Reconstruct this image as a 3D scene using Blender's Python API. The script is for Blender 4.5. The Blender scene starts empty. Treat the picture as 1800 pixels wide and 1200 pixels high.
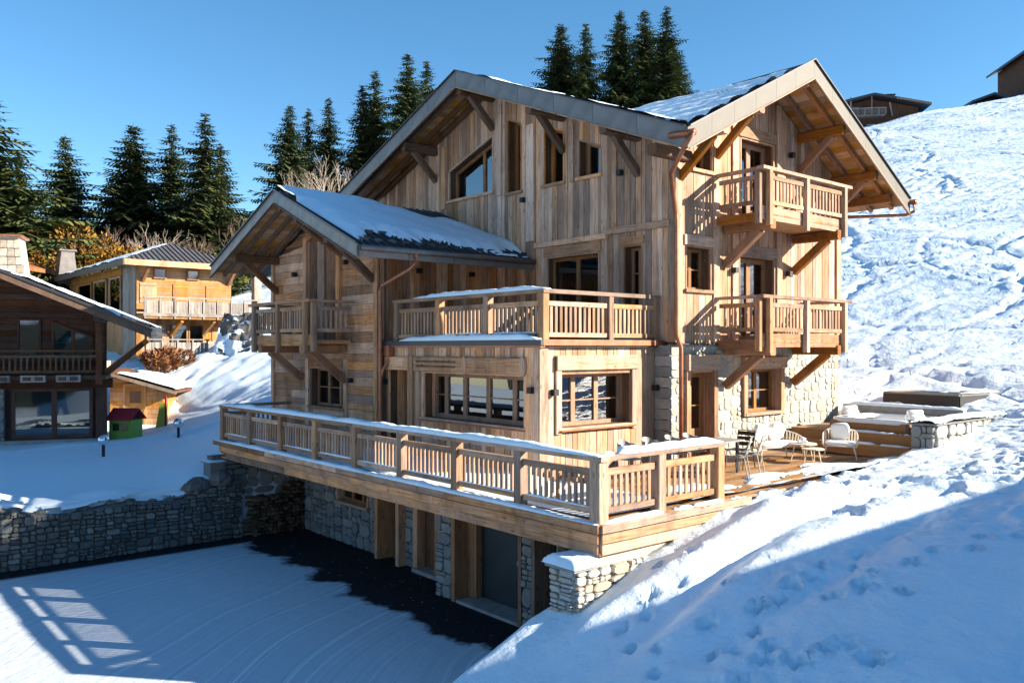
import bpy, math, random
import numpy as np
from mathutils import Vector, Matrix
random.seed(7); np.random.seed(7)
RND = random.Random(11)
S = bpy.context.scene
col = S.collection
R = math.radians
U = RND.uniform

# ------------------------------------------------------------------ camera, sky, sun, exposure
cam_d = bpy.data.cameras.new('camera'); cam = bpy.data.objects.new('camera', cam_d); col.objects.link(cam)
cam.location = (0, 0, 2.86); cam.rotation_euler = (R(90), 0, R(49.78 - 90))
cam_d.sensor_width = 36; cam_d.lens = 36 * 1480 / 1800; cam_d.shift_y = 10 / 1800
cam_d.clip_end = 3000; cam_d.clip_start = 0.1
S.camera = cam
SUN = Vector((0.60, -0.70, 0.395)).normalized()
sun_el = math.asin(SUN.z); sun_az = math.atan2(SUN.x, SUN.y)
w = bpy.data.worlds.new('World'); S.world = w; w.use_nodes = True
nt = w.node_tree; bg = nt.nodes['Background']
sky = nt.nodes.new('ShaderNodeTexSky'); sky.sky_type = 'NISHITA'; sky.sun_disc = False
sky.sun_elevation = sun_el; sky.sun_rotation = sun_az; sky.altitude = 1500; sky.air_density = 1.0; sky.dust_density = 0.15; sky.ozone_density = 2.5
hs = nt.nodes.new('ShaderNodeHueSaturation'); hs.inputs['Saturation'].default_value = 1.2; hs.inputs['Hue'].default_value = 0.492
nt.links.new(sky.outputs[0], hs.inputs['Color']); nt.links.new(hs.outputs[0], bg.inputs['Color']); bg.inputs['Strength'].default_value = 0.064
sd = bpy.data.lights.new('sun', 'SUN'); sd.energy = 4.1; sd.angle = R(0.53); sd.color = (1.0, 0.875, 0.72)
so = bpy.data.objects.new('sun', sd); col.objects.link(so); so.rotation_euler = SUN.to_track_quat('Z', 'Y').to_euler(); so.location = (30, -30, 40)
S.view_settings.view_transform = 'Standard'; S.view_settings.look = 'None'; S.view_settings.gamma = 1
S.view_settings.exposure = 1.85
FW = np.array([math.cos(R(49.78)), math.sin(R(49.78))]); RT = np.array([FW[1], -FW[0]])

# ------------------------------------------------------------------ materials
M = {}
def newmat(n):
    m = bpy.data.materials.new(n); m.use_nodes = True; t = m.node_tree
    return m, t, t.nodes['Principled BSDF'], t.nodes.new, t.links.new
def ramp(t, stops):
    r = t.nodes.new('ShaderNodeValToRGB'); e = r.color_ramp.elements
    while len(e) < len(stops): e.new(0.5)
    for k, (p, c) in enumerate(stops): e[k].position = p; e[k].color = (*c, 1) if len(c) == 3 else c
    return r
def wood(name, c0, c1, c2, var=0.35, rough=0.75, sat=1.0, bump=0.25):
    """plank wood: grain along UV.x, tone by object"""
    m, t, b, N, L = newmat(name)
    uv = N('ShaderNodeUVMap'); oi = N('ShaderNodeObjectInfo')
    mul = N('ShaderNodeMath'); mul.operation = 'MULTIPLY'; mul.inputs[1].default_value = 57.0; L(oi.outputs['Random'], mul.inputs[0])
    cb = N('ShaderNodeCombineXYZ'); L(mul.outputs[0], cb.inputs[0]); L(mul.outputs[0], cb.inputs[1]); L(mul.outputs[0], cb.inputs[2])
    ad = N('ShaderNodeVectorMath'); ad.operation = 'ADD'; L(uv.outputs[0], ad.inputs[0]); L(cb.outputs[0], ad.inputs[1])
    mp = N('ShaderNodeMapping'); mp.inputs['Scale'].default_value = (0.9, 22, 1); L(ad.outputs[0], mp.inputs[0])
    n1 = N('ShaderNodeTexNoise'); n1.inputs['Scale'].default_value = 1.6; n1.inputs['Detail'].default_value = 6; n1.inputs['Roughness'].default_value = .65; n1.inputs['Distortion'].default_value = .4; L(mp.outputs[0], n1.inputs['Vector'])
    mp2 = N('ShaderNodeMapping'); mp2.inputs['Scale'].default_value = (1.0, 3.0, 1); L(ad.outputs[0], mp2.inputs[0])
    n2 = N('ShaderNodeTexNoise'); n2.inputs['Scale'].default_value = 1.1; n2.inputs['Detail'].default_value = 3; L(mp2.outputs[0], n2.inputs['Vector'])
    r1 = ramp(t, [(0.28, c0), (0.5, c1), (0.75, c2)]); L(n1.outputs[0], r1.inputs[0])
    # weather greying
    g = N('ShaderNodeMix'); g.data_type = 'RGBA'; g.blend_type = 'MIX'
    rr = ramp(t, [(0.42, (0, 0, 0)), (0.7, (1, 1, 1))]); L(n2.outputs[0], rr.inputs[0])
    gm = N('ShaderNodeMath'); gm.operation = 'MULTIPLY'; gm.inputs[1].default_value = .4; L(rr.outputs[0], gm.inputs[0]); L(gm.outputs[0], g.inputs[0])
    grey = tuple(0.55 * sum(c1) / 3 + .45 * x for x in c1); L(r1.outputs[0], g.inputs[6]); g.inputs[7].default_value = (*grey, 1)
    # knots
    mk = N('ShaderNodeMapping'); mk.inputs['Scale'].default_value = (2.2, 7.0, 1); L(ad.outputs[0], mk.inputs[0])
    vo = N('ShaderNodeTexVoronoi'); vo.inputs['Scale'].default_value = 1.0; L(mk.outputs[0], vo.inputs['Vector'])
    rk = ramp(t, [(0.06, (.22, .20, .18)), (0.17, (1, 1, 1))]); L(vo.outputs['Distance'], rk.inputs[0])
    kx = N('ShaderNodeMix'); kx.data_type = 'RGBA'; kx.blend_type = 'MULTIPLY'; kx.inputs[0].default_value = .8; L(g.outputs[2], kx.inputs[6]); L(rk.outputs[0], kx.inputs[7])
    gp = N('ShaderNodeNewGeometry'); ms_ = N('ShaderNodeMapping'); ms_.inputs['Scale'].default_value = (1.5, 1.5, .5); L(gp.outputs['Position'], ms_.inputs[0])
    ns = N('ShaderNodeTexNoise'); ns.inputs['Scale'].default_value = 1.4; ns.inputs['Detail'].default_value = 7; ns.inputs['Roughness'].default_value = .68; L(ms_.outputs[0], ns.inputs['Vector'])
    rs_ = ramp(t, [(.32, (.52, .50, .50)), (.5, (.92, .92, .92)), (.7, (1.16, 1.15, 1.13))]); L(ns.outputs[0], rs_.inputs[0])
    sx2 = N('ShaderNodeMix'); sx2.data_type = 'RGBA'; sx2.blend_type = 'MULTIPLY'; sx2.inputs[0].default_value = .85; L(kx.outputs[2], sx2.inputs[6]); L(rs_.outputs[0], sx2.inputs[7])
    hv = N('ShaderNodeHueSaturation'); mr = N('ShaderNodeMapRange'); mr.inputs['To Min'].default_value = 1 - var; mr.inputs['To Max'].default_value = 1 + var; L(oi.outputs['Random'], mr.inputs[0])
    ms = N('ShaderNodeMath'); ms.operation = 'MULTIPLY'; ms.inputs[1].default_value = 7.13; L(oi.outputs['Random'], ms.inputs[0])
    fr = N('ShaderNodeMath'); fr.operation = 'FRACT'; L(ms.outputs[0], fr.inputs[0])
    mr2 = N('ShaderNodeMapRange'); mr2.inputs['To Min'].default_value = .72 * sat; mr2.inputs['To Max'].default_value = 1.15 * sat; L(fr.outputs[0], mr2.inputs[0])
    L(mr.outputs[0], hv.inputs['Value']); L(mr2.outputs[0], hv.inputs['Saturation']); L(sx2.outputs[2], hv.inputs['Color']); L(hv.outputs[0], b.inputs['Base Color'])
    b.inputs['Roughness'].default_value = rough; b.inputs['Specular IOR Level'].default_value = .25
    bp = N('ShaderNodeBump'); bp.inputs['Strength'].default_value = bump; bp.inputs['Distance'].default_value = .02; L(n1.outputs[0], bp.inputs['Height']); L(bp.outputs[0], b.inputs['Normal'])
    M[name] = m; return m
wood('larch', (.18, .093, .05), (.44, .275, .168), (.58, .415, .285), .38)  # darker copy of the larch, for the sunlit faces
wood('larch_shade_lift', (.23, .11, .054), (.58, .325, .182), (.72, .485, .305), .44)  # same larch, base colour lifted for faces out of the sun
wood('larch_side', (.19, .08, .034), (.51, .255, .122), (.64, .385, .22), .5)  # larch of the shaded wing and deck sides, lightened to offset shade
wood('rail_wood', (.19, .095, .047), (.40, .228, .128), (.52, .34, .21), .34)
wood('beam', (.17, .065, .02), (.31, .125, .038), (.40, .185, .068), .2, sat=1.05)
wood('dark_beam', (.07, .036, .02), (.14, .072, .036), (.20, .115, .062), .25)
wood('soffit', (.26, .12, .04), (.46, .225, .08), (.55, .31, .125), .3, sat=1.1)
wood('window_wood', (.20, .09, .03), (.33, .155, .055), (.40, .21, .09), .15)
wood('deck_wood', (.20, .10, .035), (.36, .19, .07), (.44, .25, .11), .25)
wood('golden', (.24, .105, .03), (.40, .195, .06), (.50, .28, .11), .25)
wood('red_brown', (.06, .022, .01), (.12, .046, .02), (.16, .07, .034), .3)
wood('shed_wood', (.38, .16, .035), (.55, .25, .06), (.6, .31, .1), .15)
wood('grey_wood', (.16, .125, .10), (.30, .25, .20), (.42, .36, .30), .25, sat=.8)
wood('log_end', (.05, .03, .018), (.12, .075, .045), (.24, .16, .10), .7)
def plain(name, c, rough=.6, metal=0, spec=.4, noise=0.0, nscale=6, bump=0, objvar=0):
    m, t, b, N, L = newmat(name)
    b.inputs['Roughness'].default_value = rough; b.inputs['Metallic'].default_value = metal; b.inputs['Specular IOR Level'].default_value = spec
    tc = N('ShaderNodeTexCoord'); n = N('ShaderNodeTexNoise'); n.inputs['Scale'].default_value = nscale; n.inputs['Detail'].default_value = 5; L(tc.outputs['Object'], n.inputs['Vector'])
    a = tuple(max(0, x * (1 - noise)) for x in c); d = tuple(min(1, x * (1 + noise)) for x in c)
    r = ramp(t, [(.3, a), (.7, d)]); L(n.outputs[0], r.inputs[0])
    out = r.outputs[0]
    if objvar:
        oi = N('ShaderNodeObjectInfo'); hv = N('ShaderNodeHueSaturation'); mr = N('ShaderNodeMapRange'); mr.inputs['To Min'].default_value = 1 - objvar; mr.inputs['To Max'].default_value = 1 + objvar
        L(oi.outputs['Random'], mr.inputs[0]); L(mr.outputs[0], hv.inputs['Value']); L(out, hv.inputs['Color']); out = hv.outputs[0]
    L(out, b.inputs['Base Color'])
    if bump:
        bp = N('ShaderNodeBump'); bp.inputs['Strength'].default_value = bump; bp.inputs['Distance'].default_value = .03; L(n.outputs[0], bp.inputs['Height']); L(bp.outputs[0], b.inputs['Normal'])
    M[name] = m; return m
plain('zinc', (.17, .155, .145), .45, .45, .5, .22, 2.2, .05)
plain('zinc_warm', (.08, .072, .055), .6, .0, .5, .15, 2.0, .05)
plain('copper', (.32, .13, .07), .4, .5, .5, .3, 3)
plain('slate', (.05, .055, .06), .45, .1, .5, .3, 5, .1, .2)
plain('black', (.012, .012, .013), .5)
plain('dark_metal', (.06, .06, .065), .4, .4)
plain('chair_metal', (.27, .27, .26), .45, .2, .5, .05)
plain('mortar', (.40, .38, .33), .95, 0, .2, .25, 20, .3)
plain('mortar_dark', (.12, .12, .115), .95, 0, .2, .3, 20, .3)
plain('cushion', (.80, .79, .76), .9, 0, .2, .03)
plain('wicker', (.66, .57, .45), .7, 0, .3, .1)
plain('tub_shell', (.78, .82, .83), .25, 0, .5, .02)
plain('concrete', (.30, .30, .29), .9, 0, .2, .2, 4, .1)
plain('render_wall', (.55, .50, .43), .9, 0, .2, .08, 3)
plain('interior', (.045, .032, .024), .9)
plain('curtain', (.62, .60, .55), .9, 0, .2, .05)
plain('garage_door', (.020, .032, .036), .45, .1, .5, .2, 1.5)
plain('shingle', (.36, .31, .25), .9, 0, .2, .3, 8, .2, .3)
plain('playhouse_green', (.16, .30, .05), .6, 0, .3, .1)
plain('playhouse_red', (.32, .03, .045), .6, 0, .3, .1)
plain('lime', (.42, .55, .08), .6)
plain('chrome', (.75, .76, .78), .08, 1.0)
plain('steel', (.4, .4, .4), .3, .8)
plain('trunk', (.10, .075, .055), .95, 0, .2, .3, 6, .2)
plain('bark_pale', (.30, .25, .20), .95, 0, .2, .3, 5)
plain('bark_reddish', (.17, .115, .09), .95, 0, .2, .3, 5)
plain('rock', (.13, .12, .11), .95, 0, .2, .4, 1.5, .6)
plain('towel', (.85, .85, .84), .95)
plain('spa_wood', (.30, .15, .055), .55, 0, .3, .12, 3)
def stone_mat(name, cols, var=.3):
    m, t, b, N, L = newmat(name); b.inputs['Roughness'].default_value = .9; b.inputs['Specular IOR Level'].default_value = .2
    oi = N('ShaderNodeObjectInfo'); k = len(cols); rc = ramp(t, [(i / (k - 1), c) for i, c in enumerate(cols)]); L(oi.outputs['Random'], rc.inputs[0])
    tc = N('ShaderNodeNewGeometry'); n = N('ShaderNodeTexNoise'); n.inputs['Scale'].default_value = 9; n.inputs['Detail'].default_value = 8; n.inputs['Roughness'].default_value = .7; L(tc.outputs['Position'], n.inputs['Vector'])
    r = ramp(t, [(.25, (1 - var,) * 3), (.75, (1 + var * .6,) * 3)]); L(n.outputs[0], r.inputs[0])
    mx = N('ShaderNodeMix'); mx.data_type = 'RGBA'; mx.blend_type = 'MULTIPLY'; mx.inputs[0].default_value = 1; L(rc.outputs[0], mx.inputs[6]); L(r.outputs[0], mx.inputs[7]); L(mx.outputs[2], b.inputs['Base Color'])
    bp = N('ShaderNodeBump'); bp.inputs['Strength'].default_value = .6; bp.inputs['Distance'].default_value = .03; L(n.outputs[0], bp.inputs['Height']); L(bp.outputs[0], b.inputs['Normal'])
    M[name] = m
stone_mat('stone', [(.44, .39, .30), (.38, .39, .36), (.47, .46, .42), (.33, .34, .33), (.46, .38, .28), (.43, .44, .42)])
stone_mat('stone_grey', [(.26, .28, .27), (.20, .21, .21), (.32, .32, .30), (.17, .18, .18), (.28, .27, .25)])
stone_mat('stone_rough', [(.10, .115, .115), (.15, .16, .15), (.08, .09, .09), (.13, .135, .13), (.22, .23, .22), (.11, .115, .11)], .45)
def glass_mat(name, tint=(.55, .6, .6), ior=1.9):
    m, t, b, N, L = newmat(name); out = t.nodes['Material Output']
    tr = N('ShaderNodeBsdfTransparent'); tr.inputs[0].default_value = (*tint, 1); gl = N('ShaderNodeBsdfGlossy'); gl.inputs['Roughness'].default_value = .012; gl.inputs[0].default_value = (.95, .97, 1, 1)
    f = N('ShaderNodeFresnel'); f.inputs['IOR'].default_value = ior; mix = N('ShaderNodeMixShader')
    n = N('ShaderNodeTexNoise'); n.inputs['Scale'].default_value = 1.3; bp = N('ShaderNodeBump'); bp.inputs['Strength'].default_value = .03; L(n.outputs[0], bp.inputs['Height']); L(bp.outputs[0], gl.inputs['Normal'])
    L(f.outputs[0], mix.inputs[0]); L(tr.outputs[0], mix.inputs[1]); L(gl.outputs[0], mix.inputs[2]); L(mix.outputs[0], out.inputs[0]); M[name] = m
glass_mat('glass', (.5, .55, .55), 2.4)
glass_mat('glass_clear', (.85, .9, .9), 1.8)
def snow_mat(name, big=0.35, small=.25, sc=3.0, streak=False):
    m, t, b, N, L = newmat(name); b.inputs['Base Color'].default_value = (.70, .83, .92, 1); b.inputs['Roughness'].default_value = .55; b.inputs['Specular IOR Level'].default_value = .25
    g = N('ShaderNodeNewGeometry'); n1 = N('ShaderNodeTexNoise'); n1.inputs['Scale'].default_value = sc; n1.inputs['Detail'].default_value = 9; n1.inputs['Roughness'].default_value = .6; L(g.outputs['Position'], n1.inputs['Vector'])
    n2 = N('ShaderNodeTexNoise'); n2.inputs['Scale'].default_value = 38; n2.inputs['Detail'].default_value = 4; L(g.outputs['Position'], n2.inputs['Vector'])
    b1 = N('ShaderNodeBump'); b1.inputs['Strength'].default_value = big; b1.inputs['Distance'].default_value = .25 / sc * 3; L(n1.outputs[0], b1.inputs['Height'])
    b2 = N('ShaderNodeBump'); b2.inputs['Strength'].default_value = small; b2.inputs['Distance'].default_value = .02; L(n2.outputs[0], b2.inputs['Height']); L(b1.outputs[0], b2.inputs['Normal']); L(b2.outputs[0], b.inputs['Normal'])
    M[name] = m; return m
snow_mat('snow'); snow_mat('snow_soft', .12, .15, 1.5); snow_mat('snow_hill', .35, .15, 1.6)
# packed driveway: thin snow over wet dark asphalt near the garage, icy scrapes
m, t, b, N, L = newmat('driveway')
g = N('ShaderNodeNewGeometry'); sx = N('ShaderNodeSeparateXYZ'); L(g.outputs['Position'], sx.inputs[0])
n1 = N('ShaderNodeTexNoise'); n1.inputs['Scale'].default_value = .8; n1.inputs['Detail'].default_value = 9; n1.inputs['Roughness'].default_value = .62; L(g.outputs['Position'], n1.inputs['Vector'])
# swept tyre arcs
ofs = N('ShaderNodeVectorMath'); ofs.operation = 'SUBTRACT'; ofs.inputs[1].default_value = (14.5, 8.5, 0); L(g.outputs['Position'], ofs.inputs[0])
dw = N('ShaderNodeTexNoise'); dw.inputs['Scale'].default_value = .16; dw.inputs['Detail'].default_value = 1; L(g.outputs['Position'], dw.inputs['Vector'])
dv = N('ShaderNodeVectorMath'); dv.operation = 'MULTIPLY_ADD'; dv.inputs[1].default_value = (2.2, 2.2, 0); L(dw.outputs['Color'], dv.inputs[0]); L(ofs.outputs[0], dv.inputs[2])
le = N('ShaderNodeVectorMath'); le.operation = 'LENGTH'; L(dv.outputs[0], le.inputs[0])
w1 = N('ShaderNodeTexNoise'); w1.noise_dimensions = '1D'; w1.inputs['Scale'].default_value = 7.5; w1.inputs['Detail'].default_value = 5; w1.inputs['Roughness'].default_value = .75; L(le.outputs['Value'], w1.inputs['W'])
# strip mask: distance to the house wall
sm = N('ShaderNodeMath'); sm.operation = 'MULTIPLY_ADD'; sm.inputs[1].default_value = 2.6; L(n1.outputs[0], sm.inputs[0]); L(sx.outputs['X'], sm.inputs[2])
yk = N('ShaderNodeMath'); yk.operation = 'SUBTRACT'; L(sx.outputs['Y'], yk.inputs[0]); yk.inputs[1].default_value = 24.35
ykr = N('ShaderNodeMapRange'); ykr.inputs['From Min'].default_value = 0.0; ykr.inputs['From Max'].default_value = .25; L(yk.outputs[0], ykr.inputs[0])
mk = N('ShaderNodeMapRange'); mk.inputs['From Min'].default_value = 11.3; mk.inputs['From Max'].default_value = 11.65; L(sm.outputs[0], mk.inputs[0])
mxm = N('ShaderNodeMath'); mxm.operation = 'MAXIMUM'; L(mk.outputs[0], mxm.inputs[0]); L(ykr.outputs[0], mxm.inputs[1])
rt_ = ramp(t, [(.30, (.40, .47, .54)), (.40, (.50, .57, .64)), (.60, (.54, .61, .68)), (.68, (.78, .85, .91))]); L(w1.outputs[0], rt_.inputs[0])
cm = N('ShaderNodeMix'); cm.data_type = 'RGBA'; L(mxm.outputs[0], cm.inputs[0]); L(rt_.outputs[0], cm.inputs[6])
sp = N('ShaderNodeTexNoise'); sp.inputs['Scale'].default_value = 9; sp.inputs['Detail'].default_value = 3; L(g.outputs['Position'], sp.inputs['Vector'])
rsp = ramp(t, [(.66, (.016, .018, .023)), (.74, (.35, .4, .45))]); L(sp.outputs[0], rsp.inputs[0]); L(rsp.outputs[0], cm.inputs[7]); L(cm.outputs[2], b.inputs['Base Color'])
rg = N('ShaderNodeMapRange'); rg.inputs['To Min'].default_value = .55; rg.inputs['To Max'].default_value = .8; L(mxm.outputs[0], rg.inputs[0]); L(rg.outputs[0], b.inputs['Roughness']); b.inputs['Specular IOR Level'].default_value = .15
n3 = N('ShaderNodeTexNoise'); n3.inputs['Scale'].default_value = 2.4; n3.inputs['Detail'].default_value = 7; n3.inputs['Roughness'].default_value = .6; L(g.outputs['Position'], n3.inputs['Vector'])
sumh = N('ShaderNodeMath'); sumh.operation = 'MULTIPLY_ADD'; sumh.inputs[1].default_value = 2.2; L(n3.outputs[0], sumh.inputs[0]); L(w1.outputs[0], sumh.inputs[2])
bp = N('ShaderNodeBump'); bp.inputs['Strength'].default_value = .4; bp.inputs['Distance'].default_value = .04; L(sumh.outputs[0], bp.inputs['Height']); L(bp.outputs[0], b.inputs['Normal']); M['driveway'] = m
def foliage_mat(name, c0, c1, c2):
    m, t, b, N, L = newmat(name); b.inputs['Roughness'].default_value = .7; b.inputs['Specular IOR Level'].default_value = .2
    g = N('ShaderNodeNewGeometry'); n = N('ShaderNodeTexNoise'); n.inputs['Scale'].default_value = .9; n.inputs['Detail'].default_value = 6; L(g.outputs['Position'], n.inputs['Vector'])
    r = ramp(t, [(.3, c0), (.5, c1), (.72, c2)]); L(n.outputs[0], r.inputs[0]); oi = N('ShaderNodeObjectInfo'); hv = N('ShaderNodeHueSaturation'); mr = N('ShaderNodeMapRange'); mr.inputs['To Min'].default_value = .75; mr.inputs['To Max'].default_value = 1.25
    L(oi.outputs['Random'], mr.inputs[0]); L(mr.outputs[0], hv.inputs['Value']); L(r.outputs[0], hv.inputs['Color']); L(hv.outputs[0], b.inputs['Base Color']); M[name] = m
foliage_mat('spruce', (.03, .052, .026), (.06, .085, .032), (.15, .15, .04))
foliage_mat('golden_leaf', (.10, .07, .018), (.26, .14, .025), (.42, .23, .03))
foliage_mat('hedge_green', (.03, .045, .012), (.06, .075, .018), (.14, .12, .02))
foliage_mat('dry_shrub', (.12, .05, .025), (.20, .09, .04), (.26, .13, .06))

# ------------------------------------------------------------------ object helpers
CEN = {}
def tag(o, label=None, cat=None, group=None, kind=None):
    if label: o['label'] = label
    if cat: o['category'] = cat
    if group: o['group'] = group
    if kind: o['kind'] = kind
    return o
def root(name, loc, label, cat, rz=0, group=None, local=False):
    o = bpy.data.objects.new(name, None); col.objects.link(o); o.location = loc; o.rotation_euler = (0, 0, rz); o.empty_display_size = .3
    CEN[o.name] = Vector((0, 0, 0)) if local else Vector(loc)
    return tag(o, label, cat, group)
def link(name, me, c, parent):
    o = bpy.data.objects.new(name, me); col.objects.link(o); c = Vector(c)
    if parent is not None: o.parent = parent; o.location = c - CEN[parent.name]
    else: o.location = c
    CEN[o.name] = c
    return o
def mk(name, V, F, mat, parent=None, grain=None, c=None, smooth=False, uvoff=None):
    """mesh object from points; origin at its centre; UV.x follows the grain"""
    A = np.asarray(V, dtype=float)
    if c is None: c = (A.min(0) + A.max(0)) / 2
    A = A - np.asarray(c)
    me = bpy.data.meshes.new(name); me.from_pydata(A.tolist(), [], F)
    me.materials.append(M[mat] if isinstance(mat, str) else mat)
    if grain is not None: add_uv(me, A, F, np.asarray(grain, float), uvoff)
    if smooth: me.shade_smooth()
    return link(name, me, c, parent)
def add_uv(me, A, F, gd, uvoff=None):
    gd = gd / np.linalg.norm(gd); uv = me.uv_layers.new(name='UVMap'); out = []; ou = U(0, 50) if uvoff is None else uvoff
    for f in F:
        p = A[list(f)]; n = np.cross(p[1] - p[0], p[2] - p[0]); ln = np.linalg.norm(n); n = n / ln if ln > 1e-9 else np.array([0, 0, 1.])
        if abs(n @ gd) > .9:
            a = np.cross(n, [0.3, .9, .2]); a /= np.linalg.norm(a); bq = np.cross(n, a)
            for q in p: out += [ou + .2 * (q @ a), ou + q @ bq]
        else:
            s = np.cross(n, gd); s /= np.linalg.norm(s)
            for q in p: out += [ou + q @ gd, ou + q @ s]
    uv.data.foreach_set('uv', out)
BF = [(0, 3, 2, 1), (4, 5, 6, 7), (0, 1, 5, 4), (1, 2, 6, 5), (2, 3, 7, 6), (3, 0, 4, 7)]
def boxv(lo, hi):
    x0, y0, z0 = lo; x1, y1, z1 = hi
    return [(x0, y0, z0), (x1, y0, z0), (x1, y1, z0), (x0, y1, z0), (x0, y0, z1), (x1, y0, z1), (x1, y1, z1), (x0, y1, z1)]
CACHE = {}
def box(name, lo, hi, mat, parent=None, grain=None):
    lo = np.minimum(lo, hi); hi2 = np.maximum(lo, hi); d = np.round(hi2 - lo, 4); c = (lo + hi2) / 2
    g = int(np.argmax(d)) if grain is None else grain
    k = (tuple(d), mat, g)
    me = CACHE.get(k)
    if me is None:
        A = np.array(boxv(-d / 2, d / 2)); me = bpy.data.meshes.new(name); me.from_pydata(A.tolist(), [], BF); me.materials.append(M[mat]); add_uv(me, A, BF, np.eye(3)[g]); CACHE[k] = me
    return link(name, me, c, parent)
def beam(name, p0, p1, w_, h_, mat, parent=None, up=(0, 0, 1), cham=0.0, ext=None):
    """square timber from p0 to p1 (w across, h along up), with chamfered edges"""
    p0 = np.array(p0, float); p1 = np.array(p1, float); d = p1 - p0; d /= np.linalg.norm(d)
    up = np.array(up, float); s = np.cross(d, up); s /= np.linalg.norm(s); u = np.cross(s, d)
    if cham <= 0: pr = [(-w_ / 2, -h_ / 2), (w_ / 2, -h_ / 2), (w_ / 2, h_ / 2), (-w_ / 2, h_ / 2)]
    else:
        a, bq = w_ / 2, h_ / 2; k = cham
        pr = [(-a + k, -bq), (a - k, -bq), (a, -bq + k), (a, bq - k), (a - k, bq), (-a + k, bq), (-a, bq - k), (-a, -bq + k)]
    n = len(pr); V = [p0 + s * a + u * bq for a, bq in pr] + [p1 + s * a + u * bq for a, bq in pr]
    F = [tuple(range(n - 1, -1, -1)), tuple(range(n, 2 * n))] + [(i, (i + 1) % n, n + (i + 1) % n, n + i) for i in range(n)]
    return mk(name, V, F, mat, parent, grain=d)
def prism(name, P, ex, mat, parent=None, grain=None):
    """polygon P (3D points) extruded by vector ex"""
    P = [np.array(p, float) for p in P]; ex = np.array(ex, float); n = len(P)
    nn = np.cross(P[1] - P[0], P[2] - P[0])
    if nn @ ex > 0: P = P[::-1]
    V = P + [p + ex for p in P]
    F = [tuple(range(n)), tuple(range(2 * n - 1, n - 1, -1))] + [(i, n + i, n + (i + 1) % n, (i + 1) % n) for i in range(n)]
    return mk(name, V, F, mat, parent, grain=grain if grain is not None else P[1] - P[0])
class MB:
    """collects pieces into one mesh"""
    def __init__(s): s.V = []; s.F = []
    def add(s, V, F):
        o = len(s.V); s.V += [tuple(v) for v in V]; s.F += [tuple(i + o for i in f) for f in F]; return s
    def box(s, lo, hi):
        lo2 = np.minimum(lo, hi); hi2 = np.maximum(lo, hi); return s.add(boxv(lo2, hi2), BF)
    def prism(s, P, ex):
        P = [np.array(p, float) for p in P]; ex = np.array(ex, float); n = len(P)
        if np.cross(P[1] - P[0], P[2] - P[0]) @ ex > 0: P = P[::-1]
        return s.add(P + [p + ex for p in P], [tuple(range(n)), tuple(range(2 * n - 1, n - 1, -1))] + [(i, n + i, n + (i + 1) % n, (i + 1) % n) for i in range(n)])
    def tube(s, pts, r, n=8, cap=True):
        pts = [np.array(p, float) for p in pts]; rr = r if hasattr(r, '__len__') else [r] * len(pts); o = len(s.V)
        for i, p in enumerate(pts):
            d = pts[min(i + 1, len(pts) - 1)] - pts[max(i - 1, 0)]; d = d / (np.linalg.norm(d) + 1e-9)
            a = np.cross(d, (0, 0, 1) if abs(d[2]) < .9 else (1, 0, 0)); a /= np.linalg.norm(a); bq = np.cross(d, a)
            for k in range(n): t_ = 2 * math.pi * k / n; s.V.append(tuple(p + rr[i] * (a * math.cos(t_) + bq * math.sin(t_))))
        for i in range(len(pts) - 1):
            for k in range(n): s.F.append((o + i * n + k, o + i * n + (k + 1) % n, o + (i + 1) * n + (k + 1) % n, o + (i + 1) * n + k))
        if cap: s.F.append(tuple(o + k for k in range(n - 1, -1, -1))); s.F.append(tuple(o + (len(pts) - 1) * n + k for k in range(n)))
        return s
    def build(s, name, mat, parent=None, grain=None, smooth=False): return mk(name, s.V, s.F, mat, parent, grain, smooth=smooth)
def fp(face, P0, a, z, d=0):
    """point on a wall: face 'x' looks to -x at x=P0, face 'y' looks to -y; a runs along the wall, d inward"""
    return (P0 + d, a, z) if face == 'x' else (a, P0 + d, z)
def fbox(name, face, P0, a0, a1, z0, z1, d0, d1, mat, parent, grain=None): return box(name, fp(face, P0, a0, z0, d0), fp(face, P0, a1, z1, d1), mat, parent, grain)
def fex(face, d): return (d, 0, 0) if face == 'x' else (0, d, 0)
def lerp(a, b, t): return a + (b - a) * t

# ------------------------------------------------------------------ walls, windows
def cuts(a0, a1, ops, wmin, wmax):
    """plank edges between a0 and a1 that respect opening edges"""
    e = sorted({a0, a1, *[x for o in ops for x in (o[0], o[1]) if a0 < x < a1]}); out = [a0]
    for s0, s1 in zip(e[:-1], e[1:]):
        n = max(1, round((s1 - s0) / ((wmin + wmax) / 2))); ws = [U(wmin, wmax) for _ in range(n)]; k = (s1 - s0) / sum(ws); x = s0
        for q in ws: x += q * k; out.append(x)
        out[-1] = s1
    return out
def opz(o, a, which):
    v = o[2] if which == 0 else o[3]
    return lerp(v[0], v[1], (a - o[0]) / (o[1] - o[0])) if isinstance(v, tuple) else v
def spans(x0, x1, zb, top, ops):
    """vertical spans (z0l,z0r,z1l,z1r) of strip x0..x1 outside openings"""
    xm_ = (x0 + x1) / 2; here = sorted([o for o in ops if o[0] < xm_ < o[1]], key=lambda o: opz(o, xm_, 0)); res = []; cur = (zb, zb)
    for o in here:
        lo = (opz(o, x0, 0), opz(o, x1, 0))
        if min(lo) > max(cur) + .02: res.append((*cur, *lo))
        cur = (opz(o, x0, 1), opz(o, x1, 1))
    tt = (top(x0), top(x1))
    if tt[0] > cur[0] + .02 and tt[1] > cur[1] + .02: res.append((*cur, *tt))
    return res
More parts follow.
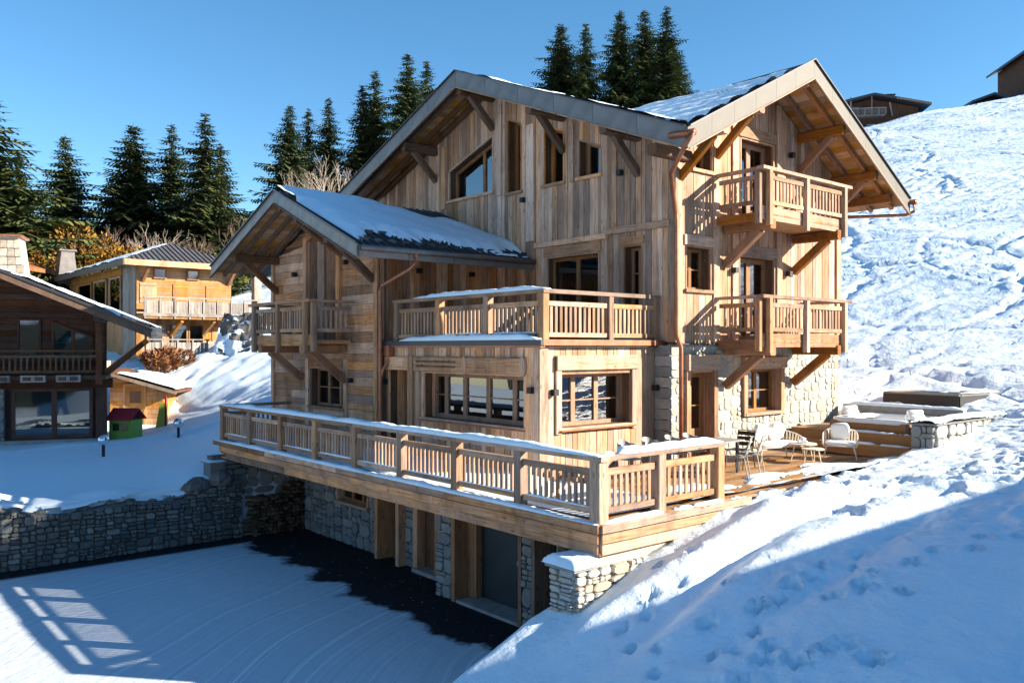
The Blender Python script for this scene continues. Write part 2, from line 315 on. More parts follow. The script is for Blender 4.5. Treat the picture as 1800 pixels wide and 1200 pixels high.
def wall_back(face, P0, a0, a1, zb, top, ops, parent, mat='dark_beam', brk=()):
    e = sorted({a0, a1, *[x for o in ops for x in (o[0], o[1])], *brk}); mb = MB()
    for x0, x1 in zip(e[:-1], e[1:]):
        for (l0, r0, l1, r1) in spans(x0, x1, zb, top, ops):
            mb.prism([fp(face, P0, x0, l0, .05), fp(face, P0, x1, r0, .05), fp(face, P0, x1, r1, .05), fp(face, P0, x0, l1, .05)], fex(face, .22))
    return mb.build('wall', mat, parent, grain=(0, 0, 1))
def plank_wall(face, P0, a0, a1, zb, top, ops, parent, mat, orient='v', wmin=.15, wmax=.25, brk=(), back=True, maxlen=3.0):
    if not callable(top): tv = top; top = lambda a: tv
    wl = wall_back(face, P0, a0, a1, zb, top, ops, parent, brk=brk) if back else parent
    if orient == 'v':
        ed = cuts(a0, a1, list(ops) + [(q, q) for q in brk], wmin, wmax)
        for x0, x1 in zip(ed[:-1], ed[1:]):
            pr = U(0, .014)
            for (l0, r0, l1, r1) in spans(x0, x1, zb, top, ops):
                g = .0075
                sl = (l1 - r1) / (x0 - x1) * 1.0
                prism('plank', [fp(face, P0, x0 + g, l0, .05), fp(face, P0, x1 - g, r0, .05), fp(face, P0, x1 - g, r1, .05), fp(face, P0, x0 + g, l1, .05)], fex(face, -.04 - pr), mat, wl, grain=(0, 0, 1))
    else:
        zs = cuts(zb, max(top(a0), top((a0 + a1) / 2), top(a1), *[top(q) for q in brk] or [0]), [(o[2], o[3]) for o in ops if not isinstance(o[2], tuple) and not isinstance(o[3], tuple)], wmin, wmax)
        for z0, z1 in zip(zs[:-1], zs[1:]):
            zc = (z0 + z1) / 2
            seg = [(a0, a1)]
            for o in ops:
                if opz(o, (o[0] + o[1]) / 2, 0) < zc < (max(o[3]) if isinstance(o[3], tuple) else o[3]):
                    seg = [q for s0, s1 in seg for q in ((s0, min(s1, o[0])), (max(s0, o[1]), s1)) if q[1] - q[0] > .03]
            # trim by the roof line
            out = []
            for s0, s1 in seg:
                A = np.linspace(s0, s1, 60); ok = [q for q in A if top(q) > z0 + .02]
                if not ok: continue
                s0, s1 = ok[0], ok[-1]; x = s0
                while x < s1 - .02:
                    nx = min(s1, x + U(1.2, maxlen))
                    if s1 - nx < .5: nx = s1
                    out.append((x, nx)); x = nx
            for s0, s1 in out:
                t0, t1 = min(z1, top(s0)), min(z1, top(s1)); g = .004; pr = U(0, .02)
                if max(t0, t1) - z0 < .03: continue
                P = [fp(face, P0, s0 + g, z0 + g, .05), fp(face, P0, s1 - g, z0 + g, .05), fp(face, P0, s1 - g, max(z0 + .015, t1 - g), .05), fp(face, P0, s0 + g, max(z0 + .015, t0 - g), .05)]
                prism('plank', P, fex(face, -.04 - pr), mat, wl, grain=(0, 1, 0) if face == 'x' else (1, 0, 0))
    return wl
def window(face, P0, pts, parent, mull=(), munt=(), recess=.24, fw=.075, frame='window_wood', liner='larch_shade_lift', sill=True, lintel=None, curtain=None, room=True, name='window', glass='glass', casing=.0, lmat='larch_shade_lift', jamb=True):
    """pts: bottom-left, bottom-right, top-right, top-left as (a,z)"""
    (aL, zb), (aR, zb2), (_, zR), (_, zL) = pts
    def q(a, z, d): return fp(face, P0, a, z, d)
    n = 4; mb = MB(); cx = (aL + aR) / 2; cz = (zb + (zL + zR) / 2) / 2
    topz = lambda a: lerp(zL, zR, (a - aL) / (aR - aL))
    # sash frame
    r0, r1 = recess - .0, recess + .07
    mb.prism([q(aL, zb, r0), q(aR, zb, r0), q(aR, zb + fw, r0), q(aL, zb + fw, r0)], fex(face, .07))
    mb.prism([q(aL, zL - fw, r0), q(aR, zR - fw, r0), q(aR, zR, r0), q(aL, zL, r0)], fex(face, .07))
    e = [aL] + list(mull) + [aR]
    for i, a in enumerate(e):
        a0_, a1_ = (a, a + fw) if i == 0 else ((a - fw, a) if i == len(e) - 1 else (a - fw * .75, a + fw * .75))
        mb.prism([q(a0_, zb + fw, r0 + .002), q(a1_, zb + fw, r0 + .002), q(a1_, topz(a1_) - fw, r0 + .002), q(a0_, topz(a0_) - fw, r0 + .002)], fex(face, .066))
    for z in munt:
        for i in range(len(e) - 1):
            x0 = e[i] + fw * .75; x1 = e[i + 1] - fw * .75; mb.prism([q(x0, z - .015, r0 + .012), q(x1, z - .015, r0 + .012), q(x1, z + .015, r0 + .012), q(x0, z + .015, r0 + .012)], fex(face, .04))
    wd = mb.build(name, frame, parent, grain=(0, 0, 1))
    for i in range(len(e) - 1):
        x0, x1 = e[i] + fw * .5, e[i + 1] - fw * .5
        prism('pane', [q(x0, zb + fw * .5, r0 + .045), q(x1, zb + fw * .5, r0 + .045), q(x1, topz(x1) - fw * .5, r0 + .045), q(x0, topz(x0) - fw * .5, r0 + .045)], fex(face, .006), glass, wd)
    if jamb:
        lb = MB()
        for a0_, a1_ in ((aL - .002, aL - .05), (aR + .002, aR + .05)):
            lb.prism([q(a0_, zb, -.012), q(a1_, zb, -.012), q(a1_, topz(a1_), -.012), q(a0_, topz(a0_), -.012)], fex(face, recess + .09))
        lb.prism([q(aL, zL + .002, -.01), q(aR, zR + .002, -.01), q(aR, zR + .05, -.01), q(aL, zL + .05, -.01)], fex(face, recess + .09))
        lb.build('jamb', liner, wd, grain=(0, 0, 1))
    if sill:
        fbox('sill', face, P0, aL - .1, aR + .1, zb - .09, zb - .003, -.075, recess - .004, lmat, wd)
    if lintel:
        fbox('lintel', face, P0, aL - .12, aR + .12, max(zL, zR) + .05, max(zL, zR) + lintel, -.05, .04, lmat, wd)
    if room:
        rb = MB(); d0, d1 = recess + .09, recess + .62; x0, x1, z0, z1 = aL - .03, aR + .03, zb - .05, max(zL, zR) + .05
        rb.prism([q(x0, z0, d1), q(x1, z0, d1), q(x1, z1, d1), q(x0, z1, d1)], fex(face, .05))
        rb.prism([q(x0, z0, d0), q(x0, z1, d0), q(x0 - .03, z1, d0), q(x0 - .03, z0, d0)], fex(face, d1 - d0)); rb.prism([q(x1, z0, d0), q(x1, z1, d0), q(x1 + .03, z1, d0), q(x1 + .03, z0, d0)], fex(face, d1 - d0))
        rb.prism([q(x0, z0, d0), q(x1, z0, d0), q(x1, z0 - .03, d0), q(x0, z0 - .03, d0)], fex(face, d1 - d0)); rb.prism([q(x0, z1, d0), q(x1, z1, d0), q(x1, z1 + .03, d0), q(x0, z1 + .03, d0)], fex(face, d1 - d0))
        rb.build('room', 'interior', wd)
    for (c0, c1) in curtain or ():
        cb = MB(); k = 14; V = []
        for i in range(k + 1):
            a = lerp(c0, c1, i / k); dd = recess + .2 + .035 * math.sin(i * 2.1)
            V += [q(a, zb + .02, dd), q(a, topz(a) - .03, dd)]
        cb.add(V, [(2 * i, 2 * i + 2, 2 * i + 3, 2 * i + 1) for i in range(k)]); cb.build('curtain', 'curtain', wd, smooth=True)
    return wd
def stones(face, P0, a0, a1, z0, z1, ops, parent, mat='stone', size=.36, depth=.05, topf=None, limit=300, rounder=.25, out=-1, zsq=.8, joint=.008):
    """irregular rubble stones standing proud of a mortar wall, each an object"""
    regs = []
    e = sorted({a0, a1, *[x for o in ops for x in (o[0], o[1]) if a0 < x < a1]})
    for x0, x1 in zip(e[:-1], e[1:]):
        for (l0, r0, l1, r1) in spans(x0, x1, z0, lambda a: z1, ops): regs.append((x0, x1, l0, l1))
    cells = []
    def split(x0, x1, y0, y1, lv=0):
        w_, h_ = x1 - x0, y1 - y0; tgt = size * RND.choice((.5, .7, .9, 1.15, 1.4))
        if (w_ < tgt * 1.45 and h_ < tgt * 1.3 * zsq) or lv > 9: cells.append((x0, x1, y0, y1)); return
        if w_ / 1.15 > h_ / zsq * U(.8, 1.25): k = lerp(x0, x1, U(.33, .67)); split(x0, k, y0, y1, lv + 1); split(k, x1, y0, y1, lv + 1)
        else: k = lerp(y0, y1, U(.33, .67)); split(x0, x1, y0, k, lv + 1); split(x0, x1, k, y1, lv + 1)
    for r in regs: split(*r)
    cells = [c for c in cells if topf is None or (c[2] + c[3]) / 2 < topf((c[0] + c[1]) / 2)]
    cells.sort(key=lambda c: -(c[1] - c[0]) * (c[3] - c[2])); rest = MB()
    for i, (x0, x1, y0, y1) in enumerate(cells):
        w_, h_ = x1 - x0, y1 - y0; j = joint; cx, cy = (x0 + x1) / 2, (y0 + y1) / 2; n = 10; pts = []
        ex = U(4, 12) if U(0, 1) > rounder * .5 else U(2.3, 3.6)
        ph = U(0, 6)
        for k in range(n):
            t_ = 2 * math.pi * (k + .5 + U(-.2, .2)) / n; c_, s_ = math.cos(t_), math.sin(t_)
            rr = (abs(c_) ** ex + abs(s_) ** ex) ** (-1 / ex) * U(.92, 1.06)
            pts.append((cx + (w_ / 2 - j) * min(1.0, rr * abs(c_)) * math.copysign(1, c_), cy + (h_ / 2 - j) * min(1.0, rr * abs(s_)) * math.copysign(1, s_)))
        dp = depth * U(.5, 1.25); tilt = (U(-.2, .2), U(-.2, .2)); ki = .1 + .12 * rounder
        ring0 = [fp(face, P0, a, z, .03) for a, z in pts]; ring1 = [fp(face, P0, a, z, -dp * .55) for a, z in pts]
        ring2 = [fp(face, P0, lerp(a, cx, ki), lerp(z, cy, ki), -dp * (1 + tilt[0] * (a - cx) / w_ * 2 + tilt[1] * (z - cy) / h_ * 2)) for a, z in pts]
        V = ring0 + ring1 + ring2; F = []
        fl = (face == 'x')
        for r_ in (0, 1):
            for k in range(n):
                f = (r_ * n + k, r_ * n + (k + 1) % n, (r_ + 1) * n + (k + 1) % n, (r_ + 1) * n + k); F.append(f[::-1] if fl else f)
        cap = tuple(range(2 * n, 3 * n)); F.append(cap[::-1] if fl else cap)
        if i < limit: mk('stone', V, F, mat, parent)
        else: rest.add(V, F)
    if rest.V: tag(rest.build('small_stones', mat, parent), kind='stuff')

# ------------------------------------------------------------------ railings
def panel(p0, p1, z, parent, n=None, mat='rail_wood', gap=.155, bw=.06, top=True, zt=1.05, mid=(.13, .80), ends=.08, railw=.16, kick=0):
    """railing run from p0 to p1 (x,y): handrail, two rails and balusters"""
    p0 = np.array(p0, float); p1 = np.array(p1, float); L_ = np.linalg.norm(p1 - p0); d = (p1 - p0) / L_
    def P(s, zz): q = p0 + d * s; return (q[0], q[1], zz)
    if top: beam('handrail', P(-ends * 1.3, z + zt - .045), P(L_ + ends * 1.3, z + zt - .045), railw, .09, mat, parent)
    for m_, h_ in zip(mid, (.10, .11)): beam('rail', P(ends, z + m_), P(L_ - ends, z + m_), .07, h_, mat, parent)
    n = n or max(2, round((L_ - 2 * ends) / gap) - 1); z0, z1 = z + mid[0] + .05, z + mid[1] - .055
    ax = abs(d[0]) > .9 or abs(d[1]) > .9
    for i in range(n):
        s = ends + (L_ - 2 * ends) * (i + 1) / (n + 1); c = p0 + d * s; bt = .032
        if ax: 
            hx = (bw / 2 * abs(d[0]) + bt / 2 * abs(d[1])); hy = (bw / 2 * abs(d[1]) + bt / 2 * abs(d[0]))
            box('baluster', (c[0] - hx, c[1] - hy, z0), (c[0] + hx, c[1] + hy, z1), mat, parent, 2)
        else: beam('baluster', (c[0], c[1], z0), (c[0], c[1], z1), bw, bt, mat, parent, up=(d[1], -d[0], 0))
def post(x, y, z0, z1, parent, s=.16, mat='rail_wood'):
    return beam('post', (x, y, z0), (x, y, z1), s, s, mat, parent, up=(0, 1, 0), cham=.012)
def snow_strip(name, p0, p1, z, wd, th, parent=None, seed=0, gaps=0.0):
    """snow lying along a rail or ledge"""
    p0 = np.array(p0, float); p1 = np.array(p1, float); L_ = np.linalg.norm(p1 - p0); d = (p1 - p0) / L_; s_ = np.array([-d[1], d[0]]); n = max(6, int(L_ / .07)); rs = np.random.RandomState(seed)
    nz = np.convolve(rs.rand(n + 24), np.ones(9) / 9, 'same')[12:12 + n + 1]; nz = (nz - .5) * 3.2; nz2 = np.convolve(rs.rand(n + 8), np.ones(3) / 3, 'same')[4:4 + n + 1] - .5
    g2 = np.convolve(rs.rand(n + 40), np.ones(15) / 15, 'same')[20:20 + n + 1]; g2 = (g2 - g2.min()) / (np.ptp(g2) + 1e-6)
    V = []; k = 9
    for i in range(n + 1):
        t_ = i / n; c = p0 + d * L_ * t_; h = th * (1 + .45 * nz[i] + .3 * nz2[i]) * min(1, 6 * t_ + .25, 6 * (1 - t_) + .25); h = max(h, .008)
        if gaps: h *= np.clip((g2[i] - gaps) * 7, .02, 1)
        ww = wd * (1 + .08 * nz[i] + .10 * nz2[i])
        if gaps: ww *= np.clip((g2[i] - gaps) * 9, .05, 1)
        for j in range(k):
            a = math.pi * j / (k - 1); lat = -math.cos(a) * ww / 2; q = c + s_ * lat; V.append((q[0], q[1], z - .006 + h * max(0.0, math.sin(a)) ** .55))
    F = [(i * k + j, (i + 1) * k + j, (i + 1) * k + j + 1, i * k + j + 1) for i in range(n) for j in range(k - 1)]
    F += [tuple(range(k)), tuple(range(n * k + k - 1, n * k - 1, -1))]
    o = mk(name, V, [f[::-1] for f in F], 'snow_soft', parent, smooth=True); return o
def vnoise(x, y, seed=0):
    """smooth value noise for numpy arrays"""
    x = np.asarray(x, float); y = np.asarray(y, float); xi = np.floor(x).astype(np.int64); yi = np.floor(y).astype(np.int64); fx = x - xi; fy = y - yi; fx = fx * fx * (3 - 2 * fx); fy = fy * fy * (3 - 2 * fy)
    def h(a, b_):
        q = (a * 374761393 + b_ * 668265263 + seed * 974634777) & 0xffffffff; q = ((q ^ (q >> 13)) * 1274126177) & 0xffffffff; return ((q ^ (q >> 16)) & 0xffff) / 65535.0
    return (h(xi, yi) * (1 - fx) + h(xi + 1, yi) * fx) * (1 - fy) + (h(xi, yi + 1) * (1 - fx) + h(xi + 1, yi + 1) * fx) * fy
def fbm(x, y, o=4, seed=0):
    s = 0; a = 1.0; tot = 0
    for k in range(o): s = s + a * vnoise(x * 2 ** k + 17.3 * k, y * 2 ** k - 9.1 * k, seed + k); tot += a; a *= .5
    return s / tot
def snow_sheet(name, fn, mask, th, nu, nv, parent, mat='snow_soft', k=6.0, kind='stuff', drop=.01):
    """snow blanket over a surface fn(u,v)->(x,y,z); mask>0 where snow lies, tapering to its edge"""
    u, v = np.meshgrid(np.linspace(0, 1, nu), np.linspace(0, 1, nv), indexing='ij'); X, Y, Zz = fn(u, v); m_ = mask(u, v, X, Y)
    h = th * np.clip(m_ * k, 0, 1) ** .5 * (1 + .5 * (fbm(X * 1.7, Y * 1.7, 3, 5) - .5)); Zs = Zz + h - drop
    idx = -np.ones((nu, nv), int); V = []; F = []
    keep = m_ > -.02
    for i in range(nu):
        for j in range(nv):
            if keep[i, j]: idx[i, j] = len(V); V.append((X[i, j], Y[i, j], Zs[i, j]))
    for i in range(nu - 1):
        for j in range(nv - 1):
            f = (idx[i, j], idx[i + 1, j], idx[i + 1, j + 1], idx[i, j + 1])
            if min(f) >= 0: F.append(f)
    o = mk(name, V, F, mat, parent, smooth=True)
    if o.data.polygons and sum(p.normal.z for p in o.data.polygons) < 0: o.data.flip_normals()
    return tag(o, kind=kind)

# ------------------------------------------------------------------ terrain
def DR(D, r): return (FW[0] * D + RT[0] * r, FW[1] * D + RT[1] * r)
def hillz(D, r): return .29 * D + .207 * r - 11.7
ctrl = [(9.84, 9.45, -1.25), (11.5, 9.45, -.62), (13.9, 9.45, -.02), (17, 9.3, .05), (20.5, 8.9, .22), (22, 8.6, .45), (25.5, 8.4, 1.0), (7.4, 10.2, -2.2), (5.2, 10.2, -2.9), (8.2, 5.7, -1.35), (11.5, 6.2, -.55), (15.9, 5.3, .12), (20, 4, .7), (25, 4, 1.6), (6, 2, -1.8), (12, 0, -.5), (20, -4, .8), (3, 8, -3.0), (0, 5, -3.1), (-5, 8, -3.3), (4, 26, -1.35), (-8, 26, -1.5), (8.3, 26, -1.35), (9.6, 27, -.95), (0, 35, -1.0), (8, 36, -.85), (-12, 38, -1.0), (12, 33, -.75), (10, 40, -1.1), (12.6, 43.8, -1.2), (11.6, 38.5, -1.0), (13.9, 45, -1.2), (14.3, 42.5, -.7), (15.8, 37.5, .3), (17.5, 46, 1.2), (20, 36, 2.0), (19, 30, 1.0), (16, 54, 2.0), (10, 52, .9), (0, 55, .4), (24, 48, 4.0), (24.5, 15, .85), (25, 20, 1.1), (26, 28, 1.8), (27, 11, 1.25), (30, 9, 1.9), (29, 14, 1.6), (30, 2, 2.6), (-30, 30, -2.5), (-20, 60, -.5), (-40, 0, -4), (0, -30, -3), (30, -30, 2.5), (14, 29, -.2), (13.2, 28, -.7)]
for D, rs_ in ((42, (6, 16, 26, 36)), (55, (0, 14, 28, 42)), (75, (-15, 0, 20, 40, 60)), (100, (-70, -40, -15, 10, 35, 60, 80)), (128, (-80, -45, -15, 10, 35, 60, 90))):
    for r_ in rs_: x_, y_ = DR(D, r_); ctrl.append((x_, y_, hillz(D, r_)))
for r_ in (-110, -60, -20, 20, 60, 110): x_, y_ = DR(165, r_); ctrl.append((x_, y_, hillz(134, r_ * .8) - 3))
for D, r_ in ((60, -45), (75, -45), (85, -75)): x_, y_ = DR(D, r_); ctrl.append((x_, y_, max(hillz(D, r_), 1.0 + (D - 55) * .06)))
CT = np.array(ctrl)
def phi(r): return r
Kc = phi(np.linalg.norm(CT[:, None, :2] - CT[None, :, :2], axis=2)); nC = len(CT); Pm = np.c_[np.ones(nC), CT[:, :2]]
Am = np.block([[Kc, Pm], [Pm.T, np.zeros((3, 3))]]); WT = np.linalg.solve(Am + np.diag([1e-6] * nC + [0] * 3), np.r_[CT[:, 2], 0, 0, 0])
def nat(x, y):
    sh = np.shape(x); x = np.ravel(x); y = np.ravel(y); out = np.full(x.shape, WT[-3]) + WT[-2] * x + WT[-1] * y
    for i in range(nC): out += WT[i] * np.hypot(x - CT[i, 0], y - CT[i, 1])
    return out.reshape(sh)
def sstep(a, b_, x): t_ = np.clip((x - a) / (b_ - a), 0, 1); return t_ * t_ * (3 - 2 * t_)
rsF = np.random.RandomState(3)
# footprints trodden across the foreground bank and the slope: x, y, angle, length
foot = []
def trail(p0, p1, n, wob=.25, both=.13):
    p0 = np.array(p0); p1 = np.array(p1); d = p1 - p0; L_ = np.linalg.norm(d); d = d / L_; s_ = np.array([-d[1], d[0]])
    for i in range(n):
        q = p0 + d * L_ * i / n + s_ * (both * (1 if i % 2 else -1) + rsF.uniform(-wob, wob)); foot.append((q[0], q[1], math.atan2(d[1], d[0]) + rsF.uniform(-.3, .3), rsF.uniform(.11, .17), rsF.uniform(.05, .11)))
trail((8.6, 7.3), (13.0, 6.4), 12); trail((9.0, 8.3), (11.8, 8.9), 7); trail((8.3, 6.6), (10.4, 4.9), 7); trail((10.2, 7.8), (12.2, 5.2), 7); trail((11.5, 6.0), (15.5, 4.4), 8); trail((9.7, 6.6), (9.9, 4.6), 5)
trail((14.5, 9.0), (21.0, 7.2), 13, .3); trail((15.5, 7.4), (24, 6.0), 13, .3); trail((17, 6.2), (26, 7.8), 12, .3); trail((20, 5), (32, 8), 14, .4)
foot = np.array(foot)
def near_detail(x, y):
    z = .16 * (fbm(x * .55, y * .55, 4, 1) - .5) + .05 * (fbm(x * 2.3, y * 2.3, 3, 9) - .5)
    # trampled lumpy snow on the sunny upper part and along the deck
    lump = sstep(.50, .72, fbm(x * .33 + 3, y * .33, 2, 21) + .12 * sstep(5.5, 7.5, y + .12 * (x - 10)) + .10 * sstep(14, 19, x))
    n1 = fbm(x * 2.7, y * 2.7, 4, 31); n2 = vnoise(x * 6.5, y * 6.5, 37)
    z += lump * (1 - .4 * sstep(13, 17, x)) * (.20 * np.abs(n1 - .5) * 2 - .08 + .05 * (n2 - .5))
    # a ridge with a slide groove coming down along the deck
    for off, wd, dp in ((0.0, .30, .16), (.75, .22, -.12), (1.35, .3, .10), (2.2, .25, -.08)):
        c = 8.95 - off - .05 * (x - 9) + .12 * np.sin(x * .9 + off * 3); z += dp * np.exp(-((y - c) / wd) ** 2) * sstep(8.2, 9.6, x) * (1 - sstep(15, 18, x))
    return z
def dents(x, y, z):
    for fx, fy, an, ln, dp in foot:
        m_ = (np.abs(x - fx) < .6) & (np.abs(y - fy) < .6)
        if not m_.any(): continue
        dx = x[m_] - fx; dy = y[m_] - fy; a = dx * math.cos(an) + dy * math.sin(an); c = -dx * math.sin(an) + dy * math.cos(an)
        q = (a / ln) ** 2 + (c / (ln * .55)) ** 2; z[m_] += -dp * 1.6 * np.exp(-q ** 2) + .035 * np.exp(-((np.sqrt(q) - 1.5) / .4) ** 2)
    return z
# ski and sledge tracks wandering down the slope
rsT = np.random.RandomState(12); trk = []
for k in range(330):
    D0 = rsT.uniform(30, 128); r0 = rsT.uniform(-5, 75) * (D0 / 90); ang = rsT.uniform(-.5, .9) + (math.pi if rsT.rand() < .5 else 0); L_ = rsT.uniform(8, 46); n = 40; pts = []; D, r = D0, r0
    curv = rsT.uniform(-.07, .07)
    for i in range(n):
        pts.append(DR(D, r)); ang += curv * L_ / n * 1.5 + rsT.uniform(-.06, .06); D += math.sin(ang) * L_ / n * .8; r += math.cos(ang) * L_ / n
    trk.append((np.array(pts), rsT.uniform(.16, .30), rsT.uniform(.05, .13)))
def tracks(x, y, z):
    for pts, wd, dp in trk:
        lo = pts.min(0) - 2; hi = pts.max(0) + 2; m_ = (x > lo[0]) & (x < hi[0]) & (y > lo[1]) & (y < hi[1])
        if not m_.any(): continue
        xx = x[m_]; yy = y[m_]; dm = np.full(xx.shape, 9.0)
        for (ax, ay), (bx_, by_) in zip(pts[:-1], pts[1:]):
            ux, uy = bx_ - ax, by_ - ay; l2 = ux * ux + uy * uy + 1e-9; t_ = np.clip(((xx - ax) * ux + (yy - ay) * uy) / l2, 0, 1); dm = np.minimum(dm, np.hypot(xx - ax - t_ * ux, yy - ay - t_ * uy))
        z[m_] += -dp * np.exp(-(dm / wd) ** 2) + dp * .7 * np.exp(-((dm - wd * 2.0) / (wd * .8)) ** 2)
    return z
def hill_detail(x, y):
    D = x * FW[0] + y * FW[1]; r = x * RT[0] + y * RT[1]; a = D * .55 + r * .25; b_ = r
    z = .75 * (fbm(x * .06, y * .06, 3, 41) - .5) + .42 * (fbm(a * .55, b_ * .2, 3, 43) - .5) + .15 * (fbm(D * 1.2, r * .45, 2, 47) - .5) * (fbm(x * .09, y * .09, 2, 49) > .45) + .05 * (np.abs(vnoise(D * 1.9, r * 1.2, 51) - .5) * 2 - .5)
    return z
def court(x, y): return (x < 11.7) & (y > 10.2) & (y < 25.35)
def H(x, y, fine=True):
    z = nat(x, y); D = x * FW[0] + y * FW[1]; hw = sstep(24, 34, x) * (y < 60) ; hw = np.maximum(hw, sstep(30, 50, D) * sstep(-30, 5, x * RT[0] + y * RT[1])); hw = np.maximum(hw, sstep(60, 80, D))
    ld = .12 * (fbm(x * .3, y * .3, 3, 61) - .5) + .05 * (fbm(x * 1.5, y * 1.5, 2, 63) - .5) + .75 * (fbm(x * .8, y * 1.3, 4, 67) - .5) * sstep(-.4, 1.0, z)
    nd = near_detail(x, y) if fine else 0
    z = z + np.where(y > 20, ld * (1 - hw), nd * (1 - hw)) + hw * hill_detail(x, y)
    return z
def keepout(x, y, z):
    """press the ground below the deck, house and courtyard"""
    z = np.where((x > 10.0) & (x < 24.4) & (y > 9.62) & (y < 27.0), np.minimum(z, -.45), z)
    z = np.where((x >= 13.9) & (x < 21.2) & (y > 9.55) & (y < 13.4), np.minimum(z, -.05 - .25 * sstep(9.55, 10.2, y)), z)
    z = np.where((x >= 21.2) & (x < 24.9) & (y > 9.4) & (y < 13.6), np.minimum(z, -.2), z)
    t_ = sstep(10.25, 11.0, y + .25 * (fbm(x * .8, y * .8, 2, 71) - .5)); cz = lerp(z, -3.35, t_); z = np.where((x < 9.78) & (y > 10.0) & (y < 25.42), np.minimum(cz, z), z)
    z = np.where((x >= 9.78) & (x < 12.7) & (y > 9.7) & (y < 25.5), -3.35, z)
    # snow edge against the pit front
    return z
def patch(name, x0, x1, y0, y1, st, mat, holes=(), lower=()):
    nx = int(round((x1 - x0) / st)) + 1; ny = int(round((y1 - y0) / st)) + 1
    x, y = np.meshgrid(np.linspace(x0, x1, nx), np.linspace(y0, y1, ny), indexing='ij'); z = H(x, y)
    if st < .3: z = dents(x, y, z)
    if st < 1.3: z = tracks(x, y, z)
    z = keepout(x, y, z)
    for (a0, a1, b0, b1) in lower: z = np.where((x > a0 + 1.2) & (x < a1 - 1.2) & (y > b0 + 1.2) & (y < b1 - 1.2), z - 6, z)
    V = np.stack([x, y, z], -1).reshape(-1, 3); i, j = np.meshgrid(np.arange(nx - 1), np.arange(ny - 1), indexing='ij'); a = (i * ny + j).ravel(); F = np.stack([a, a + ny, a + ny + 1, a + 1], 1)
    me = bpy.data.meshes.new(name); me.vertices.add(len(V)); me.vertices.foreach_set('co', V.ravel()); me.loops.add(len(F) * 4); me.polygons.add(len(F)); me.loops.foreach_set('vertex_index', F.ravel().astype(np.int32)); me.polygons.foreach_set('loop_start', np.arange(0, len(F) * 4, 4, dtype=np.int32)); me.update(); me.validate(); me.shade_smooth()
    me.materials.append(M[mat]); o = bpy.data.objects.new(name, me); col.objects.link(o); CEN[o.name] = Vector((0, 0, 0)); return tag(o, kind='structure')
NEAR = (-6, 26.4, -4, 14.4); LAWN = (-26, 26.4, 24.9, 62); SLOPE = (24, 146, -12, 84)
patch('snow_bank', *NEAR, .085, 'snow'); patch('snow_lawn', *LAWN, .26, 'snow_soft'); patch('snow_slope', *SLOPE, .34, 'snow_hill'); patch('snow_hill', -150, 190, -110, 190, 2.0, 'snow_hill', lower=(NEAR, LAWN, SLOPE, (-12, 26.4, -3, 61)))
def ridge(name, r0, r1, h, a0, a1, mat, seed):
    a, t_ = np.meshgrid(np.linspace(R(a0), R(a1), 90), np.linspace(0, 1, 14), indexing='ij'); rr = r0 + (r1 - r0) * t_; x = rr * np.cos(a); y = rr * np.sin(a); z = -45 + (h + 40) * t_ * (.55 + .9 * (fbm(a * 7, t_ * 2 + a * 0, 4, seed) - .15))
    V = np.stack([x, y, z], -1).reshape(-1, 3); F = [(i * 14 + j, i * 14 + j + 1, (i + 1) * 14 + j + 1, (i + 1) * 14 + j) for i in range(89) for j in range(13)]; o = mk(name, V, F, mat, None, c=(0, 0, 0), smooth=True); return tag(o, kind='structure')
m, t, b, N, L = newmat('ridge'); b.inputs['Roughness'].default_value = .9; g = N('ShaderNodeNewGeometry'); n = N('ShaderNodeTexNoise'); n.inputs['Scale'].default_value = .012; n.inputs['Detail'].default_value = 8; L(g.outputs['Position'], n.inputs['Vector'])
r = ramp(t, [(.44, (.025, .035, .022)), (.52, (.06, .07, .05)), (.56, (.72, .78, .84))]); L(n.outputs[0], r.inputs[0]); L(r.outputs[0], b.inputs['Base Color']); M['ridge'] = m
ridge('far_ridge', 95, 620, 120, 125, 330, 'ridge', 171)
def gz(x, y): return float(keepout(np.array([x]), np.array([y]), H(np.array([float(x)]), np.array([float(y)])))[0])
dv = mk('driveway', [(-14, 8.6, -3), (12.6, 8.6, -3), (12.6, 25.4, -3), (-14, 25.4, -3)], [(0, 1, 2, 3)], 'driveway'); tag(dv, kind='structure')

# ------------------------------------------------------------------ main chalet
XE, YE, XM, YM, XW, YW = 12.53, 13.82, 16.58, 13.33, 12.28, 20.3
ch = root('timber_chalet', (16.58, 13.33, 0), 'large three storey timber chalet with stone base, balconies and snowy roofs', 'chalet')
zL = lambda y: 7.77 + .393 * (y - 11.87) if y < 20.54 else 11.18 - .377 * (y - 20.54)
zR = lambda x: 7.77 + .502 * (x - 15.18) if x < 20.44 else 10.41 - .552 * (x - 20.44)
zW = lambda y: 5.43 + .415 * (y - 18.59) if y < 23.4 else 7.43 - .375 * (y - 23.4)
TH = .26   # roof build-up below its top surface
